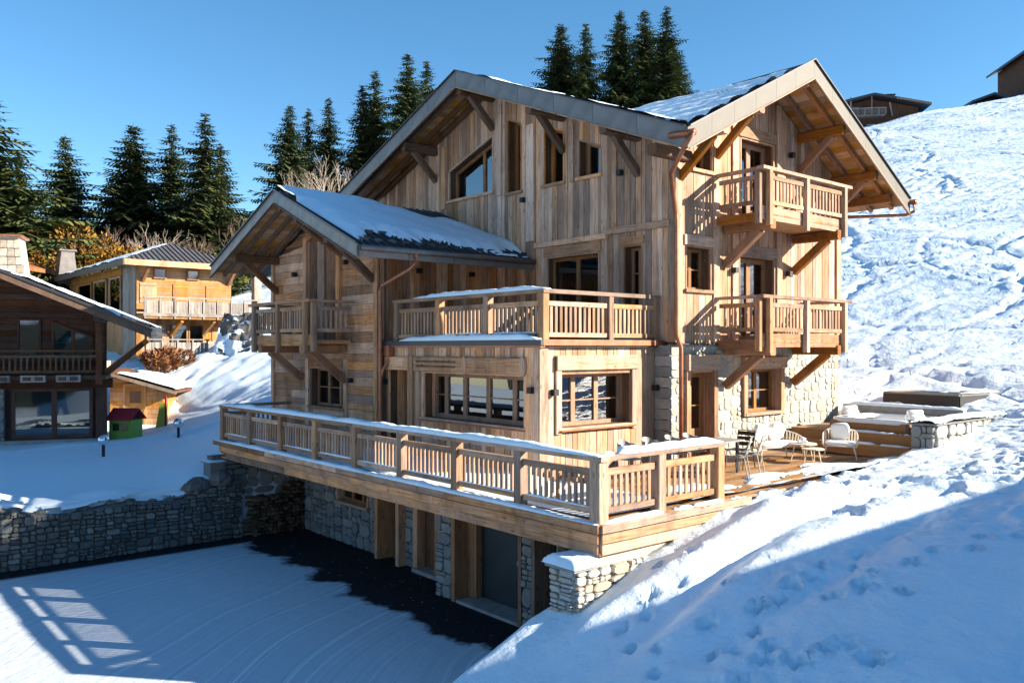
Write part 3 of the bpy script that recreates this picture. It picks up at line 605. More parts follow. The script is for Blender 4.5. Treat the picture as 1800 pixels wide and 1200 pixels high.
# --- main left face (x = 16.58)
opsL = [(15.97, 18.0, 3.05, 5.42), (14.44, 15.03, 3.15, 5.48), (20.57, 22.85, 7.75, (9.46, 8.70)), (19.21, 19.8, 7.58, (9.58, 9.80)), (17.35, 18.14, 7.58, (8.98, 9.27)), (15.9, 16.71, 7.58, (8.30, 8.60))]
topL = lambda a: zL(a) - TH - .02
plank_wall('x', XM, YM, 27.0, 3.0, topL, opsL, ch, 'larch_shade_lift', brk=(20.54,))
window('x', XM, [(15.97, 3.05), (18.0, 3.05), (18.0, 5.42), (15.97, 5.42)], ch, mull=(16.95,), recess=.2, sill=False, lintel=.3, curtain=[(17.55, 17.9)], name='terrace_door', fw=.09)
window('x', XM, [(14.44, 3.15), (15.03, 3.15), (15.03, 5.48), (14.44, 5.48)], ch, mull=(14.735,), munt=(4.15, 4.8), recess=.3, sill=False, lintel=.26)
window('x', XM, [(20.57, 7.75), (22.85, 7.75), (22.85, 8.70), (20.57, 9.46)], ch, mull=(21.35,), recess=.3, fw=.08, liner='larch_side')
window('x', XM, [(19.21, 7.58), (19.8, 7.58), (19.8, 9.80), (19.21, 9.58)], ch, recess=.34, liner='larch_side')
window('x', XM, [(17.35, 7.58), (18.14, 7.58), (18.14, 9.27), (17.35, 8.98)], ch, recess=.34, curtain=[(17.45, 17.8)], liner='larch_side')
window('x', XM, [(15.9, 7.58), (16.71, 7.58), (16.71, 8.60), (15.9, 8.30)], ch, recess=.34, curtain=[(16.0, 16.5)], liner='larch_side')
for a, z0, z1, w_ in ((18.75, 6.0, 9.5, .34), (20.2, 7.55, 10.4, .26), (23.15, 7.5, 9.6, .2), (17.0, 7.5, 9.1, .2), (15.35, 6.0, 8.4, .16)):
    fbox('post_board', 'x', XM, a - w_ / 2, a + w_ / 2, z0, min(z1, topL(a - w_ / 2), topL(a + w_ / 2)) - .03, -.05, .03, 'larch_shade_lift', ch)
beam('trim_beam', (XM - .05, 13.45, 5.95), (XM - .05, 15.6, 5.95), .1, .17, 'larch_shade_lift', ch); beam('trim_beam', (XM - .05, 15.62, 5.84), (XM - .05, 18.5, 5.84), .1, .15, 'larch_shade_lift', ch)
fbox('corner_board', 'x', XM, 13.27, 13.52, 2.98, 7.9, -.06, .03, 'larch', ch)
# --- main right face (y = 13.33)
opsR = [(17.03, 17.99, 4.33, 5.39), (19.3, 20.92, 3.05, 5.3), (19.36, 20.88, 6.25, 8.48), (17.3, 18.06, 7.40, (7.82, 8.12))]
topR = lambda a: max(zR(a), 7.9) - TH - .02
plank_wall('y', YM, 16.58, 24.48, 2.93, lambda a: zR(a) - TH - .02, opsR, ch, 'larch', brk=(20.44,))
window('y', YM, [(17.03, 4.33), (17.99, 4.33), (17.99, 5.39), (17.03, 5.39)], ch, mull=(17.51,), munt=(4.86,), recess=.28, lintel=.3, lmat='larch', liner='larch', curtain=[(17.55, 17.85)])
window('y', YM, [(19.3, 3.05), (20.92, 3.05), (20.92, 5.3), (19.3, 5.3)], ch, mull=(20.1,), recess=.28, lintel=.32, lmat='larch', liner='larch', sill=False, name='balcony_door', fw=.12)
window('y', YM, [(19.36, 6.25), (20.88, 6.25), (20.88, 8.48), (19.36, 8.48)], ch, mull=(20.1,), recess=.28, lintel=.34, lmat='larch', liner='larch', sill=False, name='balcony_door', fw=.12, curtain=[(19.45, 19.75), (20.5, 20.8)])
window('y', YM, [(17.3, 7.40), (18.06, 7.40), (18.06, 8.12), (17.3, 7.82)], ch, mull=(17.7,), recess=.28, lmat='larch', liner='larch')
fbox('corner_board', 'y', YM, 16.53, 16.78, 2.98, 7.85, -.055, .0, 'larch', ch); fbox('corner_board', 'y', YM, 24.28, 24.52, 2.98, 7.7, -.055, .0, 'larch', ch)
for a in (18.22, 19.05, 21.15): fbox('post_board', 'y', YM, a - .12, a + .12, 2.95, zR(a) - TH - .1, -.05, .0, 'larch', ch)
# stone ground floor of the right face
opsS = [(17.02, 18.22, 0, 2.36), (19.43, 21.38, .98, 2.5)]
sw = wall_back('y', YM, 16.4, 24.48, -.3, lambda a: 2.93, opsS, ch, mat='mortar'); stones('y', YM + .05, 16.42, 24.46, 0, 2.92, opsS, sw, size=.36, depth=.028, limit=300)
box('stone_corner', (16.40, 13.42, -.3), (16.82, 13.80, 2.93), 'mortar', ch)
for k in range(11): z0 = k * .265; box('corner_stone', (16.36, 13.32, z0 + .01), (16.42, 13.80, z0 + .255), 'stone_grey', ch)
d1 = window('y', YM, [(17.14, .02), (18.1, .02), (18.1, 2.21), (17.14, 2.21)], ch, munt=(1.35,), recess=.3, fw=.13, sill=False, liner='rail_wood', lintel=None, name='door', lmat='larch'); box('door_panel', (17.27, YM + .33, .05), (17.97, YM + .36, .75), 'window_wood', d1)
beam('lintel', (16.98, YM - .02, 2.47), (18.3, YM - .02, 2.47), .2, .42, 'larch', d1, cham=.02)
for a in (17.05, 18.18): box('door_post', (a - .08, YM - .06, 0), (a + .08, YM + .25, 2.25), 'rail_wood', d1)
w2 = window('y', YM, [(19.6, 1.08), (21.2, 1.08), (21.2, 2.24), (19.6, 2.24)], ch, mull=(20.4,), munt=(1.66,), recess=.26, liner='rail_wood', lmat='larch')
beam('lintel', (19.4, YM - .02, 2.44), (21.42, YM - .02, 2.44), .2, .32, 'larch', w2, cham=.02)
for a in (19.51, 21.29): box('window_post', (a - .08, YM - .06, .99), (a + .08, YM + .22, 2.27), 'rail_wood', w2)
box('lead_flashing', (16.4, YM - .09, 2.925), (24.5, YM + .06, 2.955), 'dark_metal', ch)
# --- closing walls not facing the camera
mb = MB(); mb.prism([(24.48, 13.35, -.4), (24.48, 27, -.4), (24.48, 27, 8.4), (24.48, 20.54, 10.85), (24.48, 13.35, 8.0)], (-.2, 0, 0)); mb.prism([(16.6, 26.9, -.4), (24.4, 26.9, -.4), (24.4, 26.9, 8.4), (16.6, 26.9, 8.4)], (0, .2, 0))
mb.build('back_wall', 'larch_shade_lift', ch, grain=(0, 0, 1))
# --- wing gable face (x = 12.28)
dz = lambda a: zW(a) - .62
opsW = [(22.19, 24.37, 1.05, 2.2), (22.35, 24.75, 3.05, (dz(22.35), dz(24.75)))]
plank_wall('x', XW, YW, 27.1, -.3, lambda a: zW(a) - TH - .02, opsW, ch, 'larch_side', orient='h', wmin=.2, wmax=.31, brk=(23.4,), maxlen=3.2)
window('x', XW, [(22.19, 1.05), (24.37, 1.05), (24.37, 2.2), (22.19, 2.2)], ch, mull=(22.9, 23.62), munt=(1.62,), recess=.26, lintel=.3, lmat='larch_side')
for a in (22.07, 24.5): fbox('window_post', 'x', XW, a - .1, a + .1, .2, 2.5, -.06, .0, 'larch_shade_lift', ch)
# tall twin balcony doors under the gable
for (p, q) in ((22.55, 23.25), (23.72, 24.42)):
    wv = window('x', XW, [(p, 3.05), (q, 3.05), (q, dz(q) - .22), (p, dz(p) - .22)], ch, munt=(5.0,), recess=.34, sill=False, name='balcony_door', fw=.1, liner='larch_side')
for a in (22.45, 23.48, 24.58): fbox('door_post', 'x', XW, a - (.1 if a != 23.48 else .22), a + (.1 if a != 23.48 else .22), 3.03, dz(a) - .1, -.10, .3, 'larch_side', ch)
prism('gable_casing', [fp('x', XW, 22.35, dz(22.35) - .24, -.08), fp('x', XW, 23.4, dz(23.4) - .24, -.08), fp('x', XW, 24.75, dz(24.75) - .24, -.08), fp('x', XW, 24.75, dz(24.75), -.08), fp('x', XW, 23.4, dz(23.4), -.08), fp('x', XW, 22.35, dz(22.35), -.08)], (.3, 0, 0), 'larch_side', ch, grain=(0, 1, 0))
for a in (20.36, 27.04): fbox('corner_board', 'x', XW, a - .1, a + .1, -.25, zW(a) - .35, -.06, .0, 'larch_shade_lift', ch)
# wing return wall (y = 20.3) above the terrace and ground strip
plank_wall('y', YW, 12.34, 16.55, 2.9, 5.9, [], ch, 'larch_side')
box('wing_side', (12.34, 20.38, -.3), (12.60, 20.6, 2.9), 'larch_shade_lift', ch, 2)
mb = MB(); mb.box((12.5, 26.9, -.4), (16.6, 27.1, 5.85)); mb.build('back_wall', 'larch_side', ch, grain=(1, 0, 0))
# --- ground floor extension
opsE = [(14.4, 18.41, 1.03, 2.19), (19.18, 20.12, .05, 2.24)]
plank_wall('x', XE, YE, 20.28, -.2, 2.9, opsE, ch, 'larch_shade_lift')
wv = window('x', XE, [(14.4, 1.03), (18.41, 1.03), (18.41, 2.19), (14.4, 2.19)], ch, mull=(15.15, 16.15, 17.1, 17.9), munt=(1.62,), recess=.36, fw=.1, curtain=[(17.2, 18.2)], glass='glass')
beam('lintel', (XE - .03, 14.3, 2.42), (XE - .03, 18.75, 2.42), .16, .40, 'larch_shade_lift', wv, cham=.03)
for a in (14.32, 16.5):
    mb = MB(); n = 14; mb.prism([(XE - .13, a + .09 * math.cos(2 * math.pi * k / n), 2.42 + .23 * math.sin(2 * math.pi * k / n)) for k in range(n)], (.1, 0, 0)); mb.build('carved_rosette', 'larch_shade_lift', wv, grain=(0, 0, 1))
for k in range(20):
    for zz in (2.36, 2.48): mk('carving', [(XE - .125, 16.85 + k * .088, zz), (XE - .125, 16.91 + k * .088, zz - .02), (XE - .125, 16.93 + k * .088, zz + .02), (XE - .125, 16.87 + k * .088, zz + .045)], [(0, 3, 2, 1)], 'dark_beam', wv)
box('copper_sill', (XE - .14, 14.3, .955), (XE + .3, 18.5, .985), 'copper', wv)
dv2 = window('x', XE, [(19.18, .05), (20.12, .05), (20.12, 2.24), (19.18, 2.24)], ch, munt=(1.4,), recess=.5, fw=.12, sill=False, name='door'); beam('lintel', (XE - .03, 19.05, 2.42), (XE - .03, 20.2, 2.42), .14, .36, 'larch_shade_lift', dv2, cham=.02)
for a in (18.95, 18.62): fbox('door_post', 'x', XE, a - .09, a + .09, -.1, 2.62, -.07, .0, 'larch_shade_lift', ch)
for a in (13.98, 14.22): fbox('corner_board', 'x', XE, a - .14, a + .1, -.1, 2.88, -.065 + .02 * (a > 14.1), .0, 'larch_shade_lift', ch)
opsE2 = [(13.12, 15.47, 1.03, 2.24)]
plank_wall('y', YE, 12.5, 16.84, -.2, 2.9, opsE2, ch, 'larch')
wv = window('y', YE, [(13.12, 1.03), (15.47, 1.03), (15.47, 2.24), (13.12, 2.24)], ch, mull=(13.85, 14.62), munt=(1.62,), recess=.34, fw=.09, liner='larch', lmat='larch'); beam('lintel', (12.95, YE - .03, 2.50), (15.65, YE - .03, 2.50), .14, .34, 'larch', wv, cham=.02)
for a in (13.03, 15.56): fbox('window_post', 'y', YE, a - .08, a + .08, .9, 2.64, -.06, .0, 'larch', wv)
fbox('corner_board', 'y', YE, 12.44, 12.7, -.1, 2.88, -.06, .0, 'larch', ch); box('copper_sill', (13.05, YE - .13, .955), (15.55, YE + .3, .985), 'copper', wv)
# --- roof terrace
te = box('terrace', (12.42, 13.70, 2.86), (16.5, 20.28, 2.965), 'dark_metal', ch)
box('copper_edge', (12.36, 13.64, 2.90), (12.44, 20.3, 3.03), 'dark_metal', te); box('copper_edge', (12.445, 13.64, 2.90), (16.9, 13.71, 3.03), 'copper', te)
box('copper_trim', (12.385, 13.68, 2.85), (12.52, 20.3, 2.898), 'copper', te)
T0 = 2.98
for y in (13.72, 15.81, 17.81, 19.8): post(12.62, y + (.12 if y < 14 else 0), T0, T0 + 1.09, te, .19)
for x in (14.74, 16.4): post(x, 13.84, T0, T0 + 1.09, te, .17)
for a, b_ in ((13.84, 15.81), (15.81, 17.81), (17.81, 19.8)): panel((12.62, a), (12.62, b_), T0, te, top=False, mid=(.16, .86), bw=.075)
for a, b_ in ((12.62, 14.74), (14.74, 16.4)): panel((a, 13.84), (b_, 13.84), T0, te, top=False, mid=(.16, .86), bw=.075)
beam('handrail', (12.62, 13.72, T0 + 1.13), (12.62, 19.95, T0 + 1.13), .2, .09, 'rail_wood', te); beam('handrail', (12.73, 13.84, T0 + 1.13), (16.5, 13.84, T0 + 1.13), .2, .09, 'rail_wood', te)
tag(snow_strip('snow_cover', (12.62, 13.7), (12.62, 18.9), T0 + 1.175, .21, .10, te, 4), kind='stuff'); tag(snow_strip('snow_cover', (12.40, 13.75), (12.40, 19.3), 3.03, .17, .13, te, 6), kind='stuff')
for k, (a, b_) in enumerate(((14.0, 15.7), (15.95, 17.6))): tag(snow_strip('snow_cover', (12.62, a), (12.62, b_), T0 + .205, .10, .03, te, 20 + k), kind='stuff')
# --- balconies
def balcony_y(x0, x1, y0, zf, seedb):
    bl = box('balcony', (x0 + .05, y0 + .1, zf - .14), (x1 - .05, YM - .06, zf - .07), 'soffit', ch)
    n = 13
    for k in range(n): a = x0 + .1 + (x1 - x0 - .2) * k / n; box('floor_board', (a, y0 + .06, zf - .068), (a + (x1 - x0 - .2) / n - .015, YM - .06, zf - .03), 'deck_wood', bl)
    for x in (x0 + .42, x1 - .42):
        beam('joist', (x, y0 + .02, zf - .28), (x, YM - .06, zf - .28), .24, .26, 'beam', bl, cham=.03)
        beam('brace', (x, y0 + .38, zf - .38), (x, YM - .03, zf - 1.22), .2, .22, 'beam', bl, up=(0, .6, .8), cham=.02)
    beam('edge_beam', (x0 + .03, y0 + .10, zf - .03), (x1 - .03, y0 + .10, zf - .03), .06, .34, 'rail_wood', bl)
    beam('edge_beam', (x0 + .06, y0 + .1, zf - .12), (x0 + .06, YM - .06, zf - .12), .08, .22, 'beam', bl); beam('edge_beam', (x1 - .06, y0 + .1, zf - .12), (x1 - .06, YM - .06, zf - .12), .08, .22, 'beam', bl)
    xm_ = (x0 + x1) / 2 - .12
    for x in (x0 + .22, xm_, x1 - .22): beam('post', (x, y0 + .0, zf - .34), (x, y0 + .0, zf + 1.02), .15, .13, 'rail_wood', bl, up=(0, 1, 0), cham=.012)
    for x in (x0 - .02, x1 + .02): beam('post', (x, y0 + .16, zf - .30), (x, y0 + .16, zf + 1.02), .13, .15, 'rail_wood', bl, up=(0, 1, 0), cham=.012)
    panel((x0 + .22, y0 + .04), (xm_, y0 + .04), zf, bl, top=False, mid=(.24, .86), bw=.07, gap=.16); panel((xm_, y0 + .04), (x1 - .22, y0 + .04), zf, bl, top=False, mid=(.24, .86), bw=.07, gap=.16)
    for x in (x0 + .03, x1 - .03): panel((x, y0 + .16), (x, YM - .05), zf, bl, top=False, mid=(.24, .86), bw=.07, gap=.16); beam('handrail', (x, y0 + .12, zf + 1.06), (x, YM - .05, zf + 1.06), .17, .075, 'rail_wood', bl)
    beam('handrail', (x0 - .12, y0 + .04, zf + 1.062), (x1 + .12, y0 + .04, zf + 1.062), .2, .08, 'rail_wood', bl)
balcony_y(18.2, 22.3, 11.86, 3.06, 1); balcony_y(18.2, 22.3, 11.86, 6.24, 2)
bl = box('balcony', (10.85, 21.65, 2.96), (12.2, 25.35, 3.03), 'soffit', ch)
for k in range(12): a = 21.68 + 3.64 * k / 12; box('floor_board', (10.86, a, 3.032), (12.2, a + .29, 3.065), 'deck_wood', bl)
for y in (22.1, 24.9):
    beam('joist', (10.85, y, 2.82), (12.2, y, 2.82), .24, .26, 'beam', bl, cham=.03); beam('brace', (11.2, y, 2.72), (12.24, y, 1.88), .2, .22, 'beam', bl, up=(.6, 0, .8), cham=.02)
beam('edge_beam', (10.90, 21.6, 3.06), (10.90, 25.4, 3.06), .06, .32, 'rail_wood', bl)
for y in (21.75, 23.5, 25.2): beam('post', (10.80, y, 2.70), (10.80, y, 4.12), .13, .15, 'rail_wood', bl, up=(0, 1, 0), cham=.012)
for y in (21.55, 25.42): beam('post', (10.96, y, 2.74), (10.96, y, 4.12), .15, .13, 'rail_wood', bl, up=(0, 1, 0), cham=.012)
panel((10.85, 21.75), (10.85, 23.5), 3.1, bl, top=False, mid=(.24, .86), bw=.07); panel((10.85, 23.5), (10.85, 25.2), 3.1, bl, top=False, mid=(.24, .86), bw=.07)
for y in (21.58, 25.4): panel((10.96, y), (12.22, y), 3.1, bl, top=False, mid=(.24, .86), bw=.07); beam('handrail', (10.9, y, 4.16), (12.22, y, 4.16), .17, .075, 'rail_wood', bl)
beam('handrail', (10.85, 21.45, 4.162), (10.85, 25.55, 4.162), .2, .08, 'rail_wood', bl); tag(snow_strip('snow_cover', (10.85, 23.0), (10.85, 25.5), 4.2, .19, .018, bl, 9), kind='stuff')
# --- main roof
A = (15.18, 11.87, 7.77); Bq = (20.44, 11.87, 10.41); Cq = (20.44, 18.59, 10.41); Dq = (25.97, 11.87, 7.36); Eq = (25.22, 11.87, 7.77); Fq = (15.18, 20.54, 11.18); Gq = (24.7, 20.54, 11.18)
mb = MB(); dn = (0, 0, -.13)
mb.prism([A, Bq, Cq], dn); mb.prism([Bq, Dq, (25.97, 18.0, 7.36), Cq], dn); mb.prism([Fq, A, Cq, Eq, Gq], dn); mb.prism([Fq, Gq, (24.7, 28.0, 8.37), (15.18, 28.0, 8.37)], dn)
rf = mb.build('roof', 'slate', ch)
def fascia(p, q, out, mat, n=1, h=.46, up=.03, th=.05):
    """verge board in metal sheets from p to q"""
    p = np.array(p); q = np.array(q)
    for k in range(n):
        a = lerp(p, q, k / n); b_ = lerp(p, q, (k + 1) / n); g = (b_ - a) * .0035; a = a + g; b_ = b_ - g
        prism('fascia', [a + (0, 0, up), b_ + (0, 0, up), b_ - (0, 0, h), a - (0, 0, h)], out, mat, rf, grain=q - p)
fascia(A, Fq, (-.05, 0, 0), 'zinc', 6); fascia(Fq, (15.18, 28.0, 8.37), (-.05, 0, 0), 'zinc', 5)
fascia((15.135, 11.87, 7.75), Bq, (0, -.05, 0), 'zinc_warm', 6); fascia(Bq, Dq, (0, -.05, 0), 'zinc_warm', 6)
# copper drip edge and dark roof edge line
for p, q, o in ((A, Fq, (-.07, 0)), (Fq, (15.18, 28.0, 8.37), (-.07, 0)), (A, Bq, (0, -.07)), (Bq, Dq, (0, -.07))):
    beam('verge_trim', (p[0] + o[0], p[1] + o[1], p[2] + .045), (q[0] + o[0], q[1] + o[1], q[2] + .045), .07, .03, 'dark_metal', rf); beam('lower_trim', (p[0] + o[0] * .9, p[1] + o[1] * .9, p[2] - .47), (q[0] + o[0] * .9, q[1] + o[1] * .9, q[2] - .47), .05, .03, 'rail_wood', rf)
# soffit boards, rafters, purlins with braces
def soffit_x(z, x0, x1, y0, y1, w_=.22, mat='soffit', off=.17):
    n = int(abs(y1 - y0) / w_); ys = np.linspace(y0, y1, n + 1)
    for a, b_ in zip(ys[:-1], ys[1:]): g = .006; prism('soffit_board', [(x0, a + g, z(a) - off), (x1, a + g, z(a) - off), (x1, b_ - g, z(b_) - off), (x0, b_ - g, z(b_) - off)], (0, 0, -.03), mat, rf, grain=(1, 0, 0))
def soffit_y(z, y0, y1, x0, x1, w_=.22, mat='soffit', off=.17):
    n = int(abs(x1 - x0) / w_); xs = np.linspace(x0, x1, n + 1)
    for a, b_ in zip(xs[:-1], xs[1:]): g = .006; prism('soffit_board', [(a + g, y0, z(a) - off), (a + g, y1, z(a) - off), (b_ - g, y1, z(b_) - off), (b_ - g, y0, z(b_) - off)], (0, 0, -.03), mat, rf, grain=(0, 1, 0))
soffit_x(zL, 15.2, 16.62, 13.4, 20.54); soffit_x(zL, 15.2, 16.62, 20.54, 27.9)
soffit_y(zR, 11.9, 13.4, 16.62, 20.44); soffit_y(zR, 11.9, 13.4, 20.44, 25.9)
soffit_y(zR, 11.9, 27.0, 24.55, 25.9, .33)
for x in (15.5, 16.05, 16.45):
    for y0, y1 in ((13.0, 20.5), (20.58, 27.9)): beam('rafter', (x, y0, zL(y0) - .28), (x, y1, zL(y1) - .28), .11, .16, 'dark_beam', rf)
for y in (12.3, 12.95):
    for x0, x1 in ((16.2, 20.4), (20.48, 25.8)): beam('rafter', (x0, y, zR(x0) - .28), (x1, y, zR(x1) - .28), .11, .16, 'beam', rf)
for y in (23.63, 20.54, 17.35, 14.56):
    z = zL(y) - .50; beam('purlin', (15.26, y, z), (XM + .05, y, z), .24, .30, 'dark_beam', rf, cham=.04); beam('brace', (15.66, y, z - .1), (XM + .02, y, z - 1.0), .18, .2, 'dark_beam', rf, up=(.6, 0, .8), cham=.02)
beam('purlin', (15.3, 13.0, 7.52), (XM + .05, 13.0, 7.52), .28, .26, 'dark_beam', rf, cham=.03)
for x in (16.75, 18.25, 20.44, 22.22, 24.09):
    z = zR(x) - .50; beam('purlin', (x, 11.95, z), (x, YM + .03, z), .22, .28, 'beam' if x > 20 else 'rail_wood', rf, cham=.04)
    if x != 20.44: beam('brace', (x, 12.3, z - .1), (x, YM + .02, z - 1.0), .17, .19, 'beam', rf, up=(0, .6, .8), cham=.02)
beam('purlin', (25.1, 12.0, 7.35), (25.1, 20, 7.35), .2, .26, 'beam', rf)
# snow on the slope that faces the camera, lying in lumps over the slates
def slopeR(u, v):
    y = 11.95 + v * 6.3; xl = 15.25 + (y - 11.87) * .783; x = xl + u * (20.35 - xl); return x, y + 0 * u, 7.77 + .502 * (x - 15.18)
snow_sheet('snow_cover', slopeR, lambda u, v, X, Y: .06 + .32 * (fbm(X * 2.2, Y * 1.1, 3, 81) - .5) + .10 * np.sin(X * 8.2 + .6 * np.sin(Y * 2)) - .28 * sstep(.8, 1.0, u) + .1 * (1 - u), .15, 90, 90, rf, 'snow', k=5)
def slopeL(u, v):
    x = 15.2 + u * 9.8; y0 = np.where(x < 20.44, 11.9 + np.clip(x - 15.25, 0, 9) * 1.277, 18.6 - (x - 20.44) * 1.3); y = y0 + v * (20.4 - y0); return x, y, 7.77 + .393 * (y - 11.87)
snow_sheet('snow_cover', slopeL, lambda u, v, X, Y: .08 + .3 * (fbm(X * 1.4, Y * 1.4, 3, 83) - .5) + .10 * sstep(17, 13, Y), .17, 60, 60, rf, 'snow', k=4)
# rows of slate edges on the sunny slope
for k in range(16):
    t_ = (k + .5) / 16; x = lerp(15.4, 20.3, t_); y1 = 11.87 + (x - 15.18) * 1.277; beam('slate_row', (x, 11.92, zR(x) + .012), (x, y1, zR(x) + .012), .05, .025, 'slate', rf, up=(-.45, 0, .9))
# gutter and downpipes
mb = MB(); mb.tube([(15.10, 11.60, 7.62), (15.10, 12.3, 7.66)], .08, 10); mb.tube([(15.06, 11.62, 7.60), (15.06, 11.78, 7.42), (15.45, 12.55, 6.9), (16.42, 13.20, 6.2), (16.47, 13.20, 6.0), (16.47, 13.20, 3.15), (16.56, 13.14, 2.85), (16.56, 13.14, .02)], .055, 10)
mb.build('downpipe', 'copper', ch, smooth=True)
mb = MB(); mb.tube([(26.02, 11.66, 7.30), (26.02, 20, 7.30)], .085, 10); mb.tube([(26.02, 11.72, 7.22), (26.0, 11.72, 7.0), (25.85, 11.9, 6.9), (24.55, 13.2, 6.85)], .05, 10); mb.build('gutter', 'copper', ch, smooth=True)
# --- wing roof
WA = (10.68, 18.59, 5.43); WF = (10.68, 23.4, 7.43); WG = (10.68, 28.4, 5.555)
mb = MB(); mb.prism([WA, (16.58, 18.59, 5.43), (16.58, 23.4, 7.43), WF], dn); mb.prism([WF, (16.58, 23.4, 7.43), (16.58, 28.4, 5.555), WG], dn); rf = mb.build('roof', 'slate', ch)
fascia(WA, WF, (-.05, 0, 0), 'zinc', 6, h=.34); fascia(WF, WG, (-.05, 0, 0), 'zinc', 6, h=.34)
for p, q in ((WA, WF), (WF, WG)): beam('verge_trim', (10.61, p[1], p[2] + .045), (10.61, q[1], q[2] + .045), .07, .03, 'dark_metal', rf); beam('lower_trim', (10.62, p[1], p[2] - .35), (10.62, q[1], q[2] - .35), .05, .03, 'dark_beam', rf)
fascia((10.68, 18.59, 5.43), (16.5, 18.59, 5.43), (0, -.05, 0), 'zinc', 4, h=.30, up=-.02)
soffit_x(zW, 10.7, 12.3, 18.65, 23.4); soffit_x(zW, 10.7, 12.3, 23.4, 28.3)
soffit_x(zW, 12.32, 16.5, 18.65, 20.3)
for x in (11.05, 11.55, 12.05):
    for y0, y1 in ((18.7, 23.36), (23.44, 28.3)): beam('rafter', (x, y0, zW(y0) - .26), (x, y1, zW(y1) - .26), .1, .14, 'dark_beam', rf)
for y in (26.7, 23.4, 20.5):
    z = zW(y) - .44; beam('purlin', (10.76, y, z), (XW + .05, y, z), .22, .26, 'dark_beam', rf, cham=.03)
    if y != 23.4: beam('brace', (11.1, y, z - .08), (XW - .02, y, z - 1.05), .18, .2, 'dark_beam', rf, up=(.6, 0, .8), cham=.02)
beam('brace', (11.0, 22.3, 6.35), (XW - .02, 22.3, 5.6), .16, .18, 'dark_beam', rf, up=(.6, 0, .8), cham=.02); beam('purlin', (10.76, 22.3, 6.5), (XW + .05, 22.3, 6.5), .2, .22, 'dark_beam', rf, cham=.03)
for k in range(23):  # standing seams
    x = 10.8 + k * .253; beam('seam', (x, 18.55, 5.43 + .02), (x, 23.38, 7.43 + .012), .035, .045, 'slate', rf)
for k in range(14):
    for row, yy in ((0, 18.95), (1, 19.75)):
        x = 10.93 + k * .42 + .2 * row; zz = zW(yy); beam('snow_guard', (x, yy, zz + .05), (x + .24, yy, zz + .05), .03, .10, 'slate', rf)
def slopeW(u, v): x = 10.75 + u * 5.8; y = 23.45 - v * 4.75; return x, y, 5.43 + .415 * (y - 18.59)
snow_sheet('snow_cover', slopeW, lambda u, v, X, Y: np.minimum(np.minimum(.34 - .05 * u - .55 * np.maximum(v - .50 - .22 * u, 0) * 2 + .5 * (fbm(X * 1.1, Y * 1.1, 3, 91) - .5), (.86 - u * .55 - (1 - v) * .55) * 1.2 + .4 * (fbm(X, Y, 2, 93) - .5)), (u - .02) * 2 + .5 * (v < .22)), .20, 110, 90, rf, 'snow_soft', k=6)
tag(snow_strip('snow_cover', (15.0, 18.72), (16.4, 18.72), 5.5, .22, .08, rf, 31, .35), kind='stuff')
mb = MB(); mb.tube([(10.72, 18.50, 5.36), (16.5, 18.50, 5.36)], .075, 10)
mb.build('gutter', 'zinc', ch, smooth=True)
mb = MB(); mb.tube([(12.35, 18.5, 5.32), (12.35, 18.52, 5.05), (12.33, 18.75, 4.92), (12.26, 20.05, 4.55), (12.25, 20.13, 4.4), (12.25, 20.13, .02)], .055, 10); mb.tube([(12.44, 20.0, 2.75), (12.44, 19.98, 2.5), (12.30, 20.05, 2.25), (12.27, 20.13, 2.0)], .05, 10); mb.box((12.33, 19.82, 2.62), (12.50, 20.12, 2.90)); mb.build('downpipe', 'copper', ch)
# small black wall lights
for f, P0, a, z in (('x', XM, 19.0, 7.25), ('x', XM, 15.1, 7.45), ('x', XW, 25.3, 5.2), ('x', XW, 22.0, 5.35), ('x', XW, 21.7, 1.9), ('x', XE, 20.2, 1.9), ('x', XE, 14.05, 1.9), ('y', YE, 12.85, 1.85), ('y', YE, 16.3, 1.85), ('y', YM, 21.7, 8.35), ('y', YM, 18.95, 4.9), ('y', YM, 21.55, 4.95), ('y', YW, 13.6, 5.05), ('y', YW, 15.5, 5.05)):
    fbox('wall_light', f, P0, a - .07, a + .07, z - .07, z + .07, -.17, -.035, 'black', ch)
# --- basement
wb = wall_back('x', 12.45, 18.55, 25.7, -3.3, lambda a: -.3, [(21.18, 22.93, -1.75, -.95), (19.25, 20.32, -3.3, -.5)], ch, mat='mortar'); stones('x', 12.45, 18.58, 25.6, -3.0, -.5, [(21.0, 23.1, -1.85, -.85), (19.2, 20.4, -3.3, -.5)], wb, 'stone_grey', size=.42, depth=.045)
window('x', 12.45, [(21.18, -1.75), (22.93, -1.75), (22.93, -.95), (21.18, -.95)], ch, mull=(21.75, 22.35), recess=.2, fw=.08, lintel=.2, name='window')
box('door', (12.75, 19.25, -3), (12.85, 20.32, -.55), 'dark_beam', ch, 2)
for y in (19.2, 20.28): box('door_post', (12.2, y - .08, -3), (12.76, y + .08, -.5), 'larch_side', ch)
w3 = wall_back('x', 11.55, 12.3, 16.44, -3.3, lambda a: -.3, [(13.4, 15.66, -3.3, -.5), (12.32, 12.92, -3.3, -.5)], ch, mat='mortar'); stones('x', 11.55, 15.8, 16.44, -3, -.5, [], w3, 'stone_grey', size=.34, depth=.045); stones('x', 11.55, 12.97, 13.32, -3, -.5, [], w3, 'stone_grey', size=.30, depth=.045)
box('side_wall', (11.62, 16.3, -3.3), (12.7, 16.5, -.4), 'mortar_dark', ch)
for y, wd in ((15.72, .07), (13.36, .05), (12.94, .05)): box('garage_post', (11.50, y - wd, -3), (12.05, y + wd, -.5), 'larch_side', ch)
gd = box('garage_door', (12.08, 13.38, -2.92), (12.14, 15.68, -.5), 'garage_door', ch)
box('jamb', (11.9, 15.35, -3), (12.07, 15.68, -.5), 'larch_side', gd)
